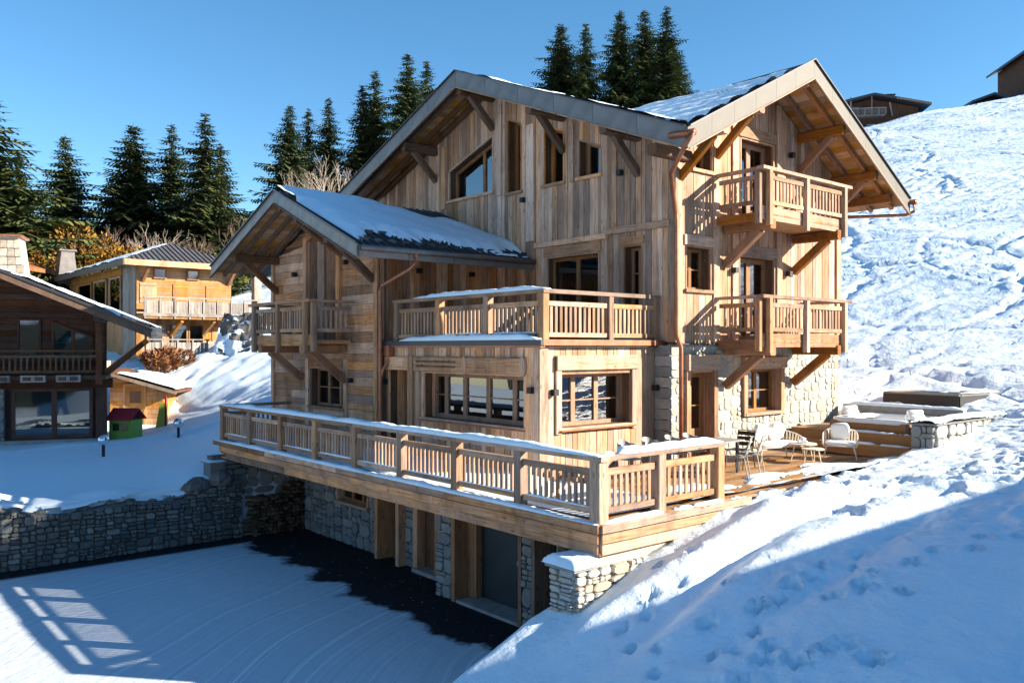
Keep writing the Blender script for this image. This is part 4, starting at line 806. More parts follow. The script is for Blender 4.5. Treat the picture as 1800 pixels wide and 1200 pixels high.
box('door_handle', (12.05, 13.98, -1.95), (12.08, 14.08, -1.85), 'steel', gd); box('threshold', (11.5, 13.42, -3.05), (12.1, 15.6, -2.93), 'concrete', ch)
box('door', (12.1, 12.3, -3), (12.2, 12.92, -.5), 'garage_door', ch)
box('door', (12.55, 16.6, -3), (12.65, 18.5, -.5), 'dark_beam', ch); 
for y in (18.48, 17.5): box('door_post', (12.3, y - .1, -3), (12.56, y + .1, -.5), 'larch_side', ch)
box('threshold', (12.2, 16.6, -3.05), (12.6, 18.5, -2.9), 'concrete', ch)
mb = MB(); mb.box((12.8, 9.9, -3.4), (13.0, 25.7, -.5)); mb.build('cellar_wall', 'mortar_dark', ch)

# ------------------------------------------------------------------ deck in front of the house
dk = root('deck', (9.84, 9.45, 0), 'long wooden terrace deck with snowy railing in front of the chalet', 'deck')
# floor boards: long strip along the house, then the patio part
fl = box('deck_frame', (10.0, 9.6, -.42), (12.5, 25.9, -.06), 'dark_beam', dk)
for k in range(18): x = 9.88 + k * .145; box('deck_board', (x, 13.85 if x > 12.4 else 9.5, -.052), (x + .138, 25.95, -.012 + U(-.003, .003)), 'deck_wood', dk)
for k in range(27):
    y = 9.5 + k * .145
    if y < 13.3: box('deck_board', (12.5, y, -.052), (21.25 if y > 10.0 else 14.6 + U(0, 1.2), y + .138, -.012 + U(-.003, .003)), 'deck_wood', dk)
box('deck_frame', (12.5, 9.8, -.30), (21.2, 13.3, -.056), 'dark_beam', dk)
# stepped fascia boards
for z0, z1, o in ((-.150, -.012, 0.0), (-.335, -.180, .06), (-.53, -.355, .12)):
    y = 9.45 + o
    while y < 26.0:
        e = min(26.0 - o * 6, y + U(3.2, 4.6)); e = 26.0 - o * 6 if 26.0 - e < 1.2 else e; box('fascia_board', (9.80 + o, y + .004, z0), (9.86 + o, e - .004, z1), 'larch_side', dk); y = e
        if e >= 26.0 - o * 6 - .01: break
    box('fascia_board', (9.86 + o + .002, 9.40 + o, z0), (14.0, 9.455 + o, z1), 'larch', dk)
box('underside', (9.95, 9.55, -.55), (12.4, 25.9, -.50), 'larch_side', dk)
PY = [25.55, 23.5, 21.45, 19.45, 17.47, 15.5, 13.5, 11.56, 9.60]
for k, y in enumerate(PY): post(9.98, y, -.012, 1.0, dk, .19 if k < 8 else .23)
for a, b_ in zip(PY[1:], PY[:-1]): panel((9.98, a), (9.98, b_), 0, dk, top=False, mid=(.17, .80), bw=.07, ends=.1, n=11)
for x in (11.5, 13.2): post(x, 9.62, -.012, 1.0, dk, .2)
for a, b_ in ((9.98, 11.5), (11.5, 13.2)): panel((a, 9.62), (b_, 9.62), 0, dk, top=False, mid=(.17, .80), bw=.07, ends=.11, n=8)
y = 9.45
for e in (13.4, 17.5, 21.6, 25.7): beam('handrail', (9.98, y, 1.04), (9.98, e - .006, 1.04), .2, .085, 'rail_wood', dk); y = e
beam('handrail', (10.09, 9.62, 1.04), (13.34, 9.62, 1.04), .2, .085, 'rail_wood', dk)
beam('handrail', (9.98, 25.8, 1.04), (12.2, 25.8, 1.04), .18, .085, 'rail_wood', dk); panel((10.05, 25.8), (12.2, 25.8), 0, dk, top=False, mid=(.17, .80), bw=.07)
tag(snow_strip('snow_cover', (9.98, 9.5), (9.98, 25.65), 1.083, .24, .105, dk, 41), kind='stuff'); tag(snow_strip('snow_cover', (10.05, 9.62), (13.25, 9.62), 1.083, .23, .10, dk, 43, .1), kind='stuff')
tag(snow_strip('snow_cover', (9.90, 9.5), (9.90, 25.9), -.012, .21, .07, dk, 45), kind='stuff'); tag(snow_strip('snow_cover', (9.9, 9.51), (13.9, 9.51), -.012, .18, .06, dk, 47, .25), kind='stuff')
for k, (a, b_) in enumerate(zip(PY[1:], PY[:-1])): tag(snow_strip('snow_cover', (9.98, a + .12), (9.98, b_ - .12), .222, .075, .03, dk, 60 + k), kind='stuff')
def flat(x0, x1, y0, y1, z=-.010): return lambda u, v: (x0 + u * (x1 - x0), y0 + v * (y1 - y0), z + 0 * u)
snow_sheet('snow_cover', flat(10.1, 12.45, 9.75, 25.7), lambda u, v, X, Y: np.minimum(.25 + .5 * (fbm(X * .9, Y * .6, 3, 101) - .5), 2.0 * np.minimum(u + .02, 1.02 - u)), .07, 34, 200, dk, 'snow_soft', k=5)
snow_sheet('snow_cover', flat(12.45, 21.2, 9.6, 12.0), lambda u, v, X, Y: np.minimum(.30 - .62 * v + .75 * (fbm(X * .8, Y * 1.6, 4, 103) - .5) + .15 * sstep(14.5, 13, X), 1.2 * (1.0 - v)), .12, 150, 50, dk, 'snow', k=4)
# stone walls carrying the deck
pl = root('stone_pillar_wall', (9.45, 9.55, -3), 'stone wall carrying the near corner of the deck, snow capped at its end', 'stone wall')
mb = MB(); mb.box((9.48, 9.66, -3.3), (9.94, 10.2, -.74)); mb.box((9.94, 9.66, -3.3), (12.4, 10.2, -.545)); sb = mb.build('wall', 'mortar', pl)
stones('x', 9.46, 9.66, 10.2, -2.6, -.74, [], sb, 'stone', size=.26, depth=.05, zsq=.5); stones('y', 9.62, 9.47, 12.4, -2.2, -.74, [], sb, 'stone', size=.28, depth=.05, zsq=.55)
box('capping', (9.40, 9.58, -.74), (9.93, 10.28, -.69), 'stone_grey', pl)
def cap(u, v): return 9.36 + u * .58, 9.52 + v * .82, -.70 + 0 * u
snow_sheet('snow_cover', cap, lambda u, v, X, Y: 1.6 * np.minimum(np.minimum(u, 1 - u + .3), np.minimum(v, 1 - v)) + .01, .17, 16, 20, pl, 'snow_soft', k=3)
lw = root('stone_retaining_wall', (9.6, 25.6, -3), 'dressed stone wall under the far left end of the deck behind the firewood', 'stone wall')
mb = MB(); mb.box((9.66, 25.66, -3.3), (13.2, 26.1, -.50)); sb = mb.build('wall', 'mortar_dark', lw); stones('y', 25.62, 10.05, 13.1, -3, -.52, [], sb, 'stone_grey', size=.5, depth=.06, rounder=.9, limit=200)
mb = MB(); mb.box((9.55, 25.52, -2.4), (10.02, 26.1, -.70)); mb.build('pillar', 'stone_grey', lw); box('capping', (9.48, 25.45, -.70), (10.08, 26.15, -.65), 'stone_grey', lw)
snow_sheet('snow_cover', lambda u, v: (9.46 + u * .63, 25.44 + v * .72, -.655 + 0 * u), lambda u, v, X, Y: 1.5 * np.minimum(np.minimum(u, 1 - u), np.minimum(v, 1 - v)) + .02, .06, 12, 12, lw, 'snow_soft', k=4)
# rough rubble wall along the courtyard
rw = root('rubble_wall', (2, 25.3, -3), 'rough rubble retaining wall beside the shaded driveway', 'stone wall')
rtop = lambda a: -1.50 + .16 * math.sin(a * .7) + .10 * math.sin(a * 1.9 + 1)
mb = MB(); xs = np.linspace(-12, 10.3, 70); P = [(x, 25.3, -3.3) for x in (xs[0], xs[-1])] + [(x, 25.3, rtop(x)) for x in xs[::-1]]; mb.prism(P, (0, .55, 0)); sb = mb.build('wall', 'mortar_dark', rw)
stones('y', 25.28, 2.0, 10.45, -3.0, -1.2, [], sb, 'stone_rough', size=.21, depth=.10, rounder=1.3, topf=rtop, limit=300, zsq=.7, joint=.004)
stones('y', 25.28, -9, 2.0, -3.0, -1.2, [], sb, 'stone_rough', size=.34, depth=.10, rounder=1.3, topf=rtop, limit=0, zsq=.7, joint=.004)
for k in range(26):
    x = -4 + k * .56 + U(-.1, .1); s_ = U(.10, .22); mb = MB(); n = 8; c = np.array((x, 25.5 + U(-.08, .1), rtop(x) + .02)); V = []
    for i, (zz, rr) in enumerate(((-.5, .8), (0, 1.0), (.35, .75), (.5, .3))):
        V += [tuple(c + s_ * np.array((rr * math.cos(6.283 * q / n) * U(.85, 1.15), rr * .7 * math.sin(6.283 * q / n) * U(.85, 1.15), zz * .8))) for q in range(n)]
    F = [(i * n + q, i * n + (q + 1) % n, (i + 1) * n + (q + 1) % n, (i + 1) * n + q) for i in range(3) for q in range(n)] + [tuple(range(3 * n, 4 * n))]; mk('stone', V, F, 'stone_rough', rw)
snow_sheet('snow_cover', lambda u, v: (-10 + u * 20, 25.35 + v * .9, np.vectorize(rtop)(-10 + u * 20) + .13 + .1 * v), lambda u, v, X, Y: .02 + .5 * (fbm(X * .9, Y * 2, 3, 111) - .46) + .35 * (v - .35), .12, 220, 14, rw, 'snow_soft', k=4)
for k, (x, y, s_) in enumerate(((9.25, 25.75, .42), (9.0, 25.5, .3), (9.75, 25.25, .34))):
    V = []; n = 9; c = np.array((x, y, -1.35 + .25 * (k == 2)))
    for zz, rr in ((-.6, .8), (-.1, 1.05), (.35, .85), (.6, .35)): V += [tuple(c + s_ * np.array((rr * math.cos(6.283 * q / n) * U(.8, 1.2), rr * math.sin(6.283 * q / n) * U(.8, 1.2), zz))) for q in range(n)]
    F = [(i * n + q, i * n + (q + 1) % n, (i + 1) * n + (q + 1) % n, (i + 1) * n + q) for i in range(3) for q in range(n)] + [tuple(range(3 * n, 4 * n))]
    tag(mk('boulder', V, F, 'rock'), ['large dark boulder in snow at the end of the rubble wall', 'small dark boulder left of the larger one at the rubble wall', 'dark boulder wedged against the stone pillar of the deck'][k], 'boulder')
# firewood
wp = root('firewood_stack', (11.5, 25.3, -3), 'stack of split firewood against the stone wall under the deck', 'firewood')
xx = 10.62
rows = []
z = -2.94
while z < -1.35:
    x = 10.66 + U(0, .08); rr_ = U(.055, .075)
    while x < 12.38:
        r_ = U(.05, .085)
        lim = -1.85 if x < 11.75 else -1.45
        if z < lim:
            n = RND.choice((3, 4, 5, 6)); ph = U(0, 6); pts = [(x + r_ + r_ * 1.05 * math.cos(ph + 6.283 * k / n), z + r_ * .95 * math.sin(ph + 6.283 * k / n)) for k in range(n)]; yy = U(24.98, 25.1)
            prism('log', [(a, yy, c) for a, c in pts], (0, .48, 0), 'log_end', wp, grain=(0, 1, 0))
        x += 2 * r_ * .98
    z += .118
for k in range(9): z = -2.9 + k * .13; beam('log', (10.35 + U(-.05, .1) + .25 * k / 9, 25.2, z), (10.8 + U(-.05, .08), 25.12, z), .1, .09, 'log_end', wp)

# ------------------------------------------------------------------ terrace furniture
def copy_tree(o, loc, rz, label, parent=None):
    c = o.copy(); col.objects.link(c); c.location = loc; c.rotation_euler = (0, 0, rz); c['label'] = label; CEN[c.name] = Vector((0, 0, 0))
    for ch_ in list(o.children):
        d = ch_.copy(); col.objects.link(d); d.parent = c
        for g_ in list(ch_.children): e = g_.copy(); col.objects.link(e); e.parent = d
    return c
def make_chair(label, loc, rz, mat='chair_metal'):
    t_ = root('garden_chair', loc, label, 'chair', rz, 'metal chairs round the terrace dining table', local=True)
    # faces +y
    for k in range(4): y = -.18 + k * .11; box('seat_slat', (-.22, y, .435), (.22, y + .09, .452), mat, t_)
    for k in range(3): beam('back_slat', (-.22, -.235 - k * .045, .56 + k * .12), (.22, -.235 - k * .045, .56 + k * .12), .018, .095, mat, t_)
    for s_ in (-1, 1):
        mb = MB(); mb.tube([(s_ * .22, -.34, .87), (s_ * .22, -.22, .44), (s_ * .235, -.30, 0)], .012, 6); mb.build('leg', mat, t_); mb = MB(); mb.tube([(s_ * .22, -.2, .44), (s_ * .22, .2, .44), (s_ * .235, .27, 0)], .012, 6); mb.build('leg', mat, t_)
    mb = MB(); mb.tube([(-.22, -.34, .87), (.22, -.34, .87)], .012, 6); mb.build('back_frame', mat, t_)
    return t_
tb = root('dining_table', (15.6, 11.35, 0), 'long grey metal dining table on the terrace behind the railing', 'table', 0)
box('table_top', (13.2, 11.3, .71), (16.55, 12.0, .745), 'chair_metal', tb)
for x in (13.35, 16.4):
    for y in (11.4, 11.9): box('leg', (x - .03, y - .03, 0), (x + .03, y + .03, .71), 'dark_metal', tb)
c0 = make_chair('grey slatted metal chair, the nearer of two at the right end of the table', (15.75, 11.0, 0), R(28))
copy_tree(c0, (16.5, 11.15, 0), R(22), 'grey slatted metal chair beside the sofa, right of its twin')
def soft_box(name, lo, hi, mat, parent, puff=.25, rot=None, n=6):
    """cushion: rounded, puffed box"""
    lo = np.array(lo, float); hi = np.array(hi, float); c = (lo + hi) / 2; h = (hi - lo) / 2; V = []; F = []; nu, nv = 14, 9
    for i in range(nv):
        ph = math.pi * (i / (nv - 1) - .5)
        for j in range(nu):
            th = 2 * math.pi * j / nu; e = .42; f = lambda v: math.copysign(abs(v) ** e, v)
            p = np.array((f(math.cos(ph)) * f(math.cos(th)), f(math.cos(ph)) * f(math.sin(th)), math.copysign(abs(math.sin(ph)) ** .7, math.sin(ph)))) * h
            if rot is not None: p = np.array(rot @ Vector(p))
            V.append(c + p)
    F = [(i * nu + j, i * nu + (j + 1) % nu, (i + 1) * nu + (j + 1) % nu, (i + 1) * nu + j) for i in range(nv - 1) for j in range(nu)]
    return mk(name, V, F, mat, parent, smooth=True)
def shell_chair(label, loc, rz):
    t_ = root('garden_chair', loc, label, 'chair', rz, 'pale shell chairs along the wall side of the table', local=True); V = []; n = 13
    for i in range(6):
        z_ = .44 + .40 * i / 5; w2_ = .24 - .05 * (i / 5) ** 3
        for k in range(n): a = math.pi * k / (n - 1); V.append((w2_ * math.cos(a), -.02 - .22 * math.sin(a) ** .7 - .05 * i / 5, z_ - (.10 * abs(math.cos(a)) ** 3 if i == 5 else 0)))
    mk('backrest', V, [(i * n + k, i * n + k + 1, (i + 1) * n + k + 1, (i + 1) * n + k) for i in range(5) for k in range(n - 1)], 'chair_metal', t_, smooth=True, c=(0, 0, 0)); soft_box('seat', (-.24, -.24, .42), (.24, .22, .46), 'chair_metal', t_)
    for sx in (-1, 1):
        for yy in (-.2, .2): mb = MB(); mb.tube([(sx * .18, yy, .43), (sx * .22, yy * 1.2, 0)], .013, 6); mb.build('leg', 'dark_metal', t_)
    return t_
c1 = shell_chair('pale chair back over the railing, leftmost of four along the wall', (13.75, 12.3, 0), R(180))
for x, l in ((14.55, 'pale chair back over the railing, second from the left of four'), (15.35, 'pale chair back over the railing, third from the left of four'), (16.0, 'pale chair back in front of the stone wall door, rightmost of four')): copy_tree(c1, (x, 12.3, 0), R(180 + U(-6, 6)), l)
c2 = make_chair('black chair at the far right end of the dining table', (17.0, 11.75, 0), R(95), 'black')
def lounge(name, label, cat, loc, rz, w_, cushions):
    """low outdoor seat: rope back of upright bars curving round a padded seat; faces +y"""
    t_ = root(name, loc, label, cat, rz, local=True); a, d = w_ / 2, .36
    arc = [(-a, .30), (-a, 0), (-a + .06, -.22), (-a + .2, -.33), (0, -.37), (a - .2, -.33), (a - .06, -.22), (a, 0), (a, .30)]
    def res(pts, n):
        P = np.array(pts); s_ = np.r_[0, np.cumsum(np.linalg.norm(np.diff(P, axis=0), axis=1))]; q = np.linspace(0, s_[-1], n); return np.c_[np.interp(q, s_, P[:, 0]), np.interp(q, s_, P[:, 1])]
    n = int(10 + w_ * 16); Rr = res(arc, n); hz = lambda i: .38 + .36 * math.sin(math.pi * min(1, max(0, (i / (n - 1))))) ** .45
    mb = MB(); mb.tube([(x * 1.06, y * 1.08, hz(i)) for i, (x, y) in enumerate(Rr)], .018, 6); mb.build('top_rail', 'wicker', t_, smooth=True)
    mb = MB(); mb.tube([(x, y, .34) for x, y in Rr] + [(Rr[0][0], Rr[0][1], .34)], .018, 6); mb.build('seat_frame', 'wicker', t_, smooth=True)
    for i in range(1, n - 1): x, y = Rr[i]; beam('back_bar', (x, y, .34), (x * 1.06, y * 1.08, hz(i)), .034, .012, 'wicker', t_, up=(x + .01, y, 0))
    for sx in (-1, 1):
        for yy in (-.25, .26): mb = MB(); mb.tube([(sx * (a - .07), yy, .34), (sx * (a + .01), yy * 1.15, 0)], [.02, .013], 6); mb.build('leg', 'wicker', t_)
    soft_box('seat_cushion', (-a + .03, -.3, .34), (a - .03, .34, .46), 'cushion', t_)
    for cx in cushions: soft_box('cushion', (cx - .24, -.30, .46), (cx + .24, -.14, .90), 'cushion', t_, rot=Matrix.Rotation(R(-14), 3, 'X') @ Matrix.Rotation(U(-.12, .12), 3, 'Y'))
    return t_
lounge('garden_sofa', 'pale rope garden sofa with two white cushions against the stone wall', 'sofa', (19.0, 12.1, 0), R(170), 1.55, (-.33, .25))
lounge('garden_armchair', 'cream rope garden armchair with a cushion in front of the hot tub steps', 'armchair', (20.45, 11.1, 0), R(118), .78, (0,))
def round_table(label, loc, r_, h_):
    t_ = root('coffee_table', loc, label, 'coffee table', 0, local=True); mb = MB(); mb.tube([(0, 0, h_ - .03), (0, 0, h_)], r_, 24); mb.build('table_top', 'wicker', t_)
    for k in range(3): a = 2.1 * k + .4; mb = MB(); mb.tube([(r_ * .6 * math.cos(a), r_ * .6 * math.sin(a), h_ - .03), (r_ * .9 * math.cos(a), r_ * .9 * math.sin(a), 0)], [.02, .014], 6); mb.build('leg', 'wicker', t_)
    return t_
round_table('taller round coffee table with a white teapot on it', (19.35, 11.5, 0), .34, .44); round_table('lower round coffee table in front of the taller one', (19.15, 11.1, 0), .26, .36)
tp = root('tea_set', (19.38, 11.52, .44), 'small white teapot and cups on the taller coffee table', 'tea set', 0, local=True)
mb = MB(); mb.tube([(0, 0, .0), (0, 0, .03), (0, 0, .09), (0, 0, .13), (0, 0, .15)], [.05, .075, .08, .05, .02], 12); mb.build('teapot', 'tub_shell', tp, smooth=True)
mb = MB(); mb.tube([(.07, 0, .05), (.12, 0, .09), (.14, 0, .12)], [.02, .014, .01], 6); mb.build('spout', 'tub_shell', tp, smooth=True)
for dx, dy in ((-.14, .03), (-.08, -.13)): mb = MB(); mb.tube([(dx, dy, 0), (dx, dy, .07)], [.03, .042], 10); mb.build('cup', 'tub_shell', tp, smooth=True)
mb = MB(); mb.tube([(0, 0, 0.0), (0, 0, .008)], .2, 20); mb.build('tray', 'wicker', tp)
# ------------------------------------------------------------------ hot tub
ht = root('hot_tub', (23.2, 11.1, 0), 'white hot tub with brown side panels sunk into wooden steps', 'hot tub')
box('side_panel', (22.1, 10.14, .5), (22.14, 12.3, .84), 'spa_wood', ht); box('side_panel', (22.145, 10.10, .3), (24.3, 10.14, .84), 'spa_wood', ht); box('corner_trim', (22.085, 10.08, .5), (22.15, 10.17, .84), 'dark_metal', ht)
mb = MB(); n = 28
def rr2(t_, hx, hy, e=.28): c_, s_ = math.cos(t_), math.sin(t_); return hx * math.copysign(abs(c_) ** e, c_), hy * math.copysign(abs(s_) ** e, s_)
V = []; prof = [(1.13, .80), (1.16, .86), (1.15, .91), (1.05, .93), (.93, .91), (.88, .80), (.80, .45)]
for s_, z in prof:
    for k in range(n): x, y = rr2(2 * math.pi * k / n, 1.0 * s_, .98 * s_, .3 if s_ > 1 else .5); V.append((23.2 + x, 11.2 + y, z))
F = [(i * n + k, i * n + (k + 1) % n, (i + 1) * n + (k + 1) % n, (i + 1) * n + k) for i in range(len(prof) - 1) for k in range(n)] + [tuple(range((len(prof) - 1) * n, len(prof) * n))]
mk('shell', V, F, 'tub_shell', ht, smooth=True)
for k, (x, y) in enumerate(((22.5, 12.0), (23.7, 10.5))): soft_box('headrest', (x - .2, y - .12, .86), (x + .2, y + .12, .94), 'chair_metal', ht)
box('control_panel', (22.16, 11.05, .925), (22.28, 11.3, .945), 'black', ht)
st = root('tub_steps', (21.7, 11.4, 0), 'brown wooden steps with snow leading up to the hot tub', 'steps')
for z0, z1, x in ((.02, .29, 21.3), (.31, .56, 21.70)):
    for q in range(2): h = (z1 - z0) / 2; box('riser_board', (x, 9.72, z0 + q * h + .003), (x + .03, 13.25, z0 + (q + 1) * h - .003), 'spa_wood', st)
    for q in range(3): box('tread_board', (x - .02 + q * .14, 9.70, z1), (x + .115 + q * .14, 13.25, z1 + .028), 'deck_wood', st)
    tag(snow_strip('snow_cover', (x + .12, 9.75), (x + .12, 12.2), z1 + .026, .22, .05, st, int(x * 10), .1), kind='stuff')
box('side_board', (22.09, 12.32, .02), (24.3, 13.26, .56), 'spa_wood', st); box('deck_top', (22.1, 12.3, .561), (24.3, 13.25, .59), 'deck_wood', st)
def towel(label, x, y, z, rz):
    t_ = root('rolled_towel', (x, y, z), label, 'towel', rz, 'white towels on the hot tub rim', local=True)
    for k, (dx, dz) in enumerate(((0, .07), (.15, .07), (.07, .19))):
        mb = MB(); pts = [(dx, -.22, dz), (dx, -.2, dz), (dx, .2, dz), (dx, .22, dz)]; mb.tube(pts, [.05, .075, .075, .05], 12); mb.build('roll', 'towel', t_, smooth=True)
towel('pile of rolled white towels on the far left corner of the hot tub', 23.2, 12.25, .91, R(60)); towel('pile of rolled white towels on the right rim of the hot tub', 22.9, 10.25, .91, R(60))
sw2 = root('tub_stone_wall', (23, 9.3, 0), 'low sunlit stone wall with snow on top beside the hot tub', 'stone wall')
mb = MB(); mb.box((21.30, 9.10, -.5), (25.8, 9.66, .93)); sb = mb.build('wall', 'mortar', sw2)
stones('y', 9.06, 21.28, 25.8, -.2, .92, [], sb, 'stone', size=.36, depth=.05, limit=200); stones('x', 21.26, 9.08, 9.66, -.1, .92, [], sb, 'stone_grey', size=.3, depth=.05)
box('coping', (21.2, 9.0, .93), (25.85, 9.72, .97), 'stone_grey', sw2)
snow_sheet('snow_cover', lambda u, v: (21.18 + u * 4.7, 8.98 + v * .76, .965 + 0 * u), lambda u, v, X, Y: 1.3 * np.minimum(v, 1 - v) + .5 * (fbm(X * 2, Y * 2, 3, 121) - .42), .1, 110, 20, sw2, 'snow', k=4)
bw = root('tub_back_wall', (24.6, 11.3, 0), 'grey retaining wall capped with snow behind the hot tub', 'stone wall')
box('wall', (24.5, 9.7, -.3), (24.75, 13.2, 1.12), 'concrete', bw); tag(snow_strip('snow_cover', (24.62, 9.7), (24.62, 13.2), 1.12, .3, .1, bw, 77), kind='stuff')
cv = root('tub_cover', (27.4, 11.5, gz(27.4, 11.5) - .02), 'dark square hot tub cover lying on the snow above the tub', 'tub cover', R(-6), local=True)
zz = .06
mb = MB(); mb.box((-1.1, -1.1, zz), (1.1, 1.1, zz + .07)); mb.build('lid', 'black', cv)
for lo, hi in (((-1.22, -1.2, zz - .05), (-1.1, 1.2, zz + .10)), ((1.1, -1.2, zz - .05), (1.22, 1.2, zz + .10)), ((-1.1, -1.22, zz - .05), (1.1, -1.1, zz + .10)), ((-1.1, 1.1, zz - .05), (1.1, 1.2, zz + .10))): box('edge_rail', lo, hi, 'zinc', cv)
box('skirt', (-1.15, 1.12, zz - .5), (1.15, 1.18, zz - .05), 'black', cv); box('skirt', (1.12, -1.15, zz - .5), (1.18, 1.1, zz - .05), 'black', cv); box('skirt', (-1.2, -1.23, zz - .5), (1.2, -1.2, zz + .05), 'black', cv); box('skirt', (-1.24, -1.2, zz - .5), (-1.22, 1.2, zz + .05), 'black', cv)
for y in (-1.16, 1.15): tag(snow_strip('snow_cover', (-1.15, y), (1.15, y), zz + .14, .1, .03, cv, 3), kind='stuff')

# ------------------------------------------------------------------ neighbouring chalet on the left
def frame_root(name, D, r_, z, ang, label, cat, group=None):
    x, y = DR(D, r_); return root(name, (x, y, z), label, cat, R(49.78 - 90 + ang), group, local=True)
# local axes: +x to the right along the facade, +y away from the camera
nb = frame_root('neighbour_chalet', 34.5, -16.6, -.9, 19.5, 'dark timber chalet in shade at the left edge with a carved balcony', 'chalet')
mb = MB(); roofz = lambda x: 4.95 - .425 * x
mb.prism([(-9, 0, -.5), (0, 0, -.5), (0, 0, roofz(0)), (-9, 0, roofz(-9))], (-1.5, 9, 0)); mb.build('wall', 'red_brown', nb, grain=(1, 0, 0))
zq = 2.75
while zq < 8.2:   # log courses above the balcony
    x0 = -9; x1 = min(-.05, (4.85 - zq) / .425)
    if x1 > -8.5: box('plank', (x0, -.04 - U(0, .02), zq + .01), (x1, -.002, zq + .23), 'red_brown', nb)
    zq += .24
mb = MB(); mb.prism([(-9.5, -2.4, roofz(-9.5) + .25), (1.83, -2.4, roofz(1.83) + .25), (1.83, 9.5, roofz(1.83) + .25), (-9.5, 9.5, roofz(-9.5) + .25)], (0, 0, -.14)); nr = mb.build('roof', 'dark_metal', nb)
prism('fascia', [(-9.5, -2.46, roofz(-9.5) + .24), (1.83, -2.46, roofz(1.83) + .24), (1.83, -2.46, roofz(1.83) - .06), (-9.5, -2.46, roofz(-9.5) - .06)], (0, .05, 0), 'dark_beam', nr, grain=(1, 0, -.4))
prism('fascia', [(-9.5, -2.5, roofz(-9.5) + .31), (1.88, -2.5, roofz(1.88) + .31), (1.88, -2.5, roofz(1.88) + .20), (-9.5, -2.5, roofz(-9.5) + .20)], (0, .06, 0), 'dark_metal', nr, grain=(1, 0, -.4))
for k in range(26): x = -8.9 + k * .41; beam('soffit_board', (x, -2.38, roofz(x) + .06), (x, 0, roofz(x) + .06), .36, .03, 'red_brown', nr, up=(.4, 0, 1))
for x in (-.1, -4.3, -8): beam('purlin', (x, -2.3, roofz(x) - .1), (x, .1, roofz(x) - .1), .24, .28, 'red_brown', nr, cham=.03)
snow_sheet('snow_cover', lambda u, v: (-9.4 + u * 11.1, -2.35 + v * 11, roofz(-9.4 + u * 11.1) + .26), lambda u, v, X, Y: .02 + .22 * v + .6 * (fbm(X * .9, Y * .9, 3, 131) - .45) + .25 * sstep(-3, 1, X) * (v > .02), .22, 90, 60, nr, 'snow_soft', k=3)
# chimney in wooden shingles
cm_ = MB(); cm_.prism([(-4.9, 1.5, 5.6), (-3.1, 1.5, 5.6), (-3.45, 1.5, 8.3), (-4.6, 1.5, 8.3)], (0, 1.2, 0)); cmo = cm_.build('chimney', 'shingle', nb)
for r_ in range(7):
    z0 = 5.8 + r_ * .34; inset = .12 * (z0 - 5.6)
    for q in range(5): w_ = (1.8 - inset * 2.05) / 5; x0 = -4.9 + inset + q * w_; prism('shingle', [(x0 + .01, 1.44 - U(0, .03), z0), (x0 + w_ - .01, 1.44 - U(0, .03), z0), (x0 + w_ - .01, 1.48, z0 + .36), (x0 + .01, 1.48, z0 + .36)], (0, .03, 0), 'shingle', cmo)
box('chimney_cap', (-4.8, 1.3, 8.3), (-3.3, 2.8, 8.38), 'copper', nb)
# ground floor glazing
window('y', 0, [(-3.4, .12), (-.5, .12), (-.5, 2.12), (-3.4, 2.12)], nb, mull=(-1.9,), recess=-.15, fw=.13, frame='red_brown', sill=False, curtain=[(-3.3, -2.0), (-1.8, -.6)], jamb=False, name='sliding_door', glass='glass_clear', room=False)
box('room_back', (-3.35, -.012, .15), (-.55, -.006, 2.1), 'interior', nb)
box('step', (-4.2, -.5, -.25), (-.2, -.003, .08), 'concrete', nb); 
stw = box('stone_pier', (-5.4, -.35, -.6), (-3.6, -.005, 2.2), 'mortar_dark', nb); stones('y', -.35, -5.4, -3.6, -.5, 2.15, [], stw, 'stone_grey', size=.4, depth=.04)
box('beam', (-9, -.42, 2.12), (.25, -.01, 2.5), 'red_brown', nb); box('post', (-.38, -.3, -.3), (.02, -.01, 2.12), 'red_brown', nb)
# upper windows behind the balcony
window('y', 0, [(-3.2, 3.2), (-2.37, 3.2), (-2.37, 4.9), (-3.2, 4.9)], nb, recess=-.15, fw=.08, frame='red_brown', sill=False, jamb=False, room=False)
window('y', 0, [(-2.0, 3.2), (-.5, 3.2), (-.5, 4.2), (-2.0, 4.8)], nb, mull=(-1.22,), recess=-.15, fw=.09, frame='red_brown', sill=False, jamb=False, room=False, curtain=())
prism('drawn_curtain', [(-1.92, -.012, 3.3), (-1.7, -.012, 3.3), (-1.32, -.012, 4.4), (-1.92, -.012, 4.65)], (0, .006, 0), 'curtain', nb)
# balcony
bb = box('balcony', (-9, -1.6, 2.50), (.15, -.02, 2.66), 'dark_beam', nb)
for x in (-8, -4.3, -.12): beam('post', (x, -1.5, 2.3), (x, -1.5, roofz(x) - .05), .22, .22, 'red_brown', bb, up=(0, 1, 0), cham=.02)
for a, b_ in ((-8, -4.3), (-4.3, -.12)): panel((a, -1.5), (b_, -1.5), 2.66, bb, mat='grey_wood' if a < -5 else 'dark_beam', zt=1.0, mid=(.15, .74), gap=.2, bw=.07, ends=.12)
for k, x in enumerate((-3.55, -2.35, -1.15)):
    f = box('flower_box', (x - .42, -1.86, 2.42), (x + .42, -1.62, 2.68), 'grey_wood', bb)
    for q in (-.2, .2): box('carved_panel', (x + q - .14, -1.875, 2.48), (x + q + .14, -1.861, 2.62), 'dark_beam', f)
beam('brace', (.0, -.3, 2.75), (1.55, -.3, 4.05), .18, .22, 'shed_wood', nb, up=(-.4, 0, 1)); beam('brace', (0, -1.2, 2.6), (1.45, -1.2, 3.9), .16, .2, 'red_brown', nb, up=(-.4, 0, 1))
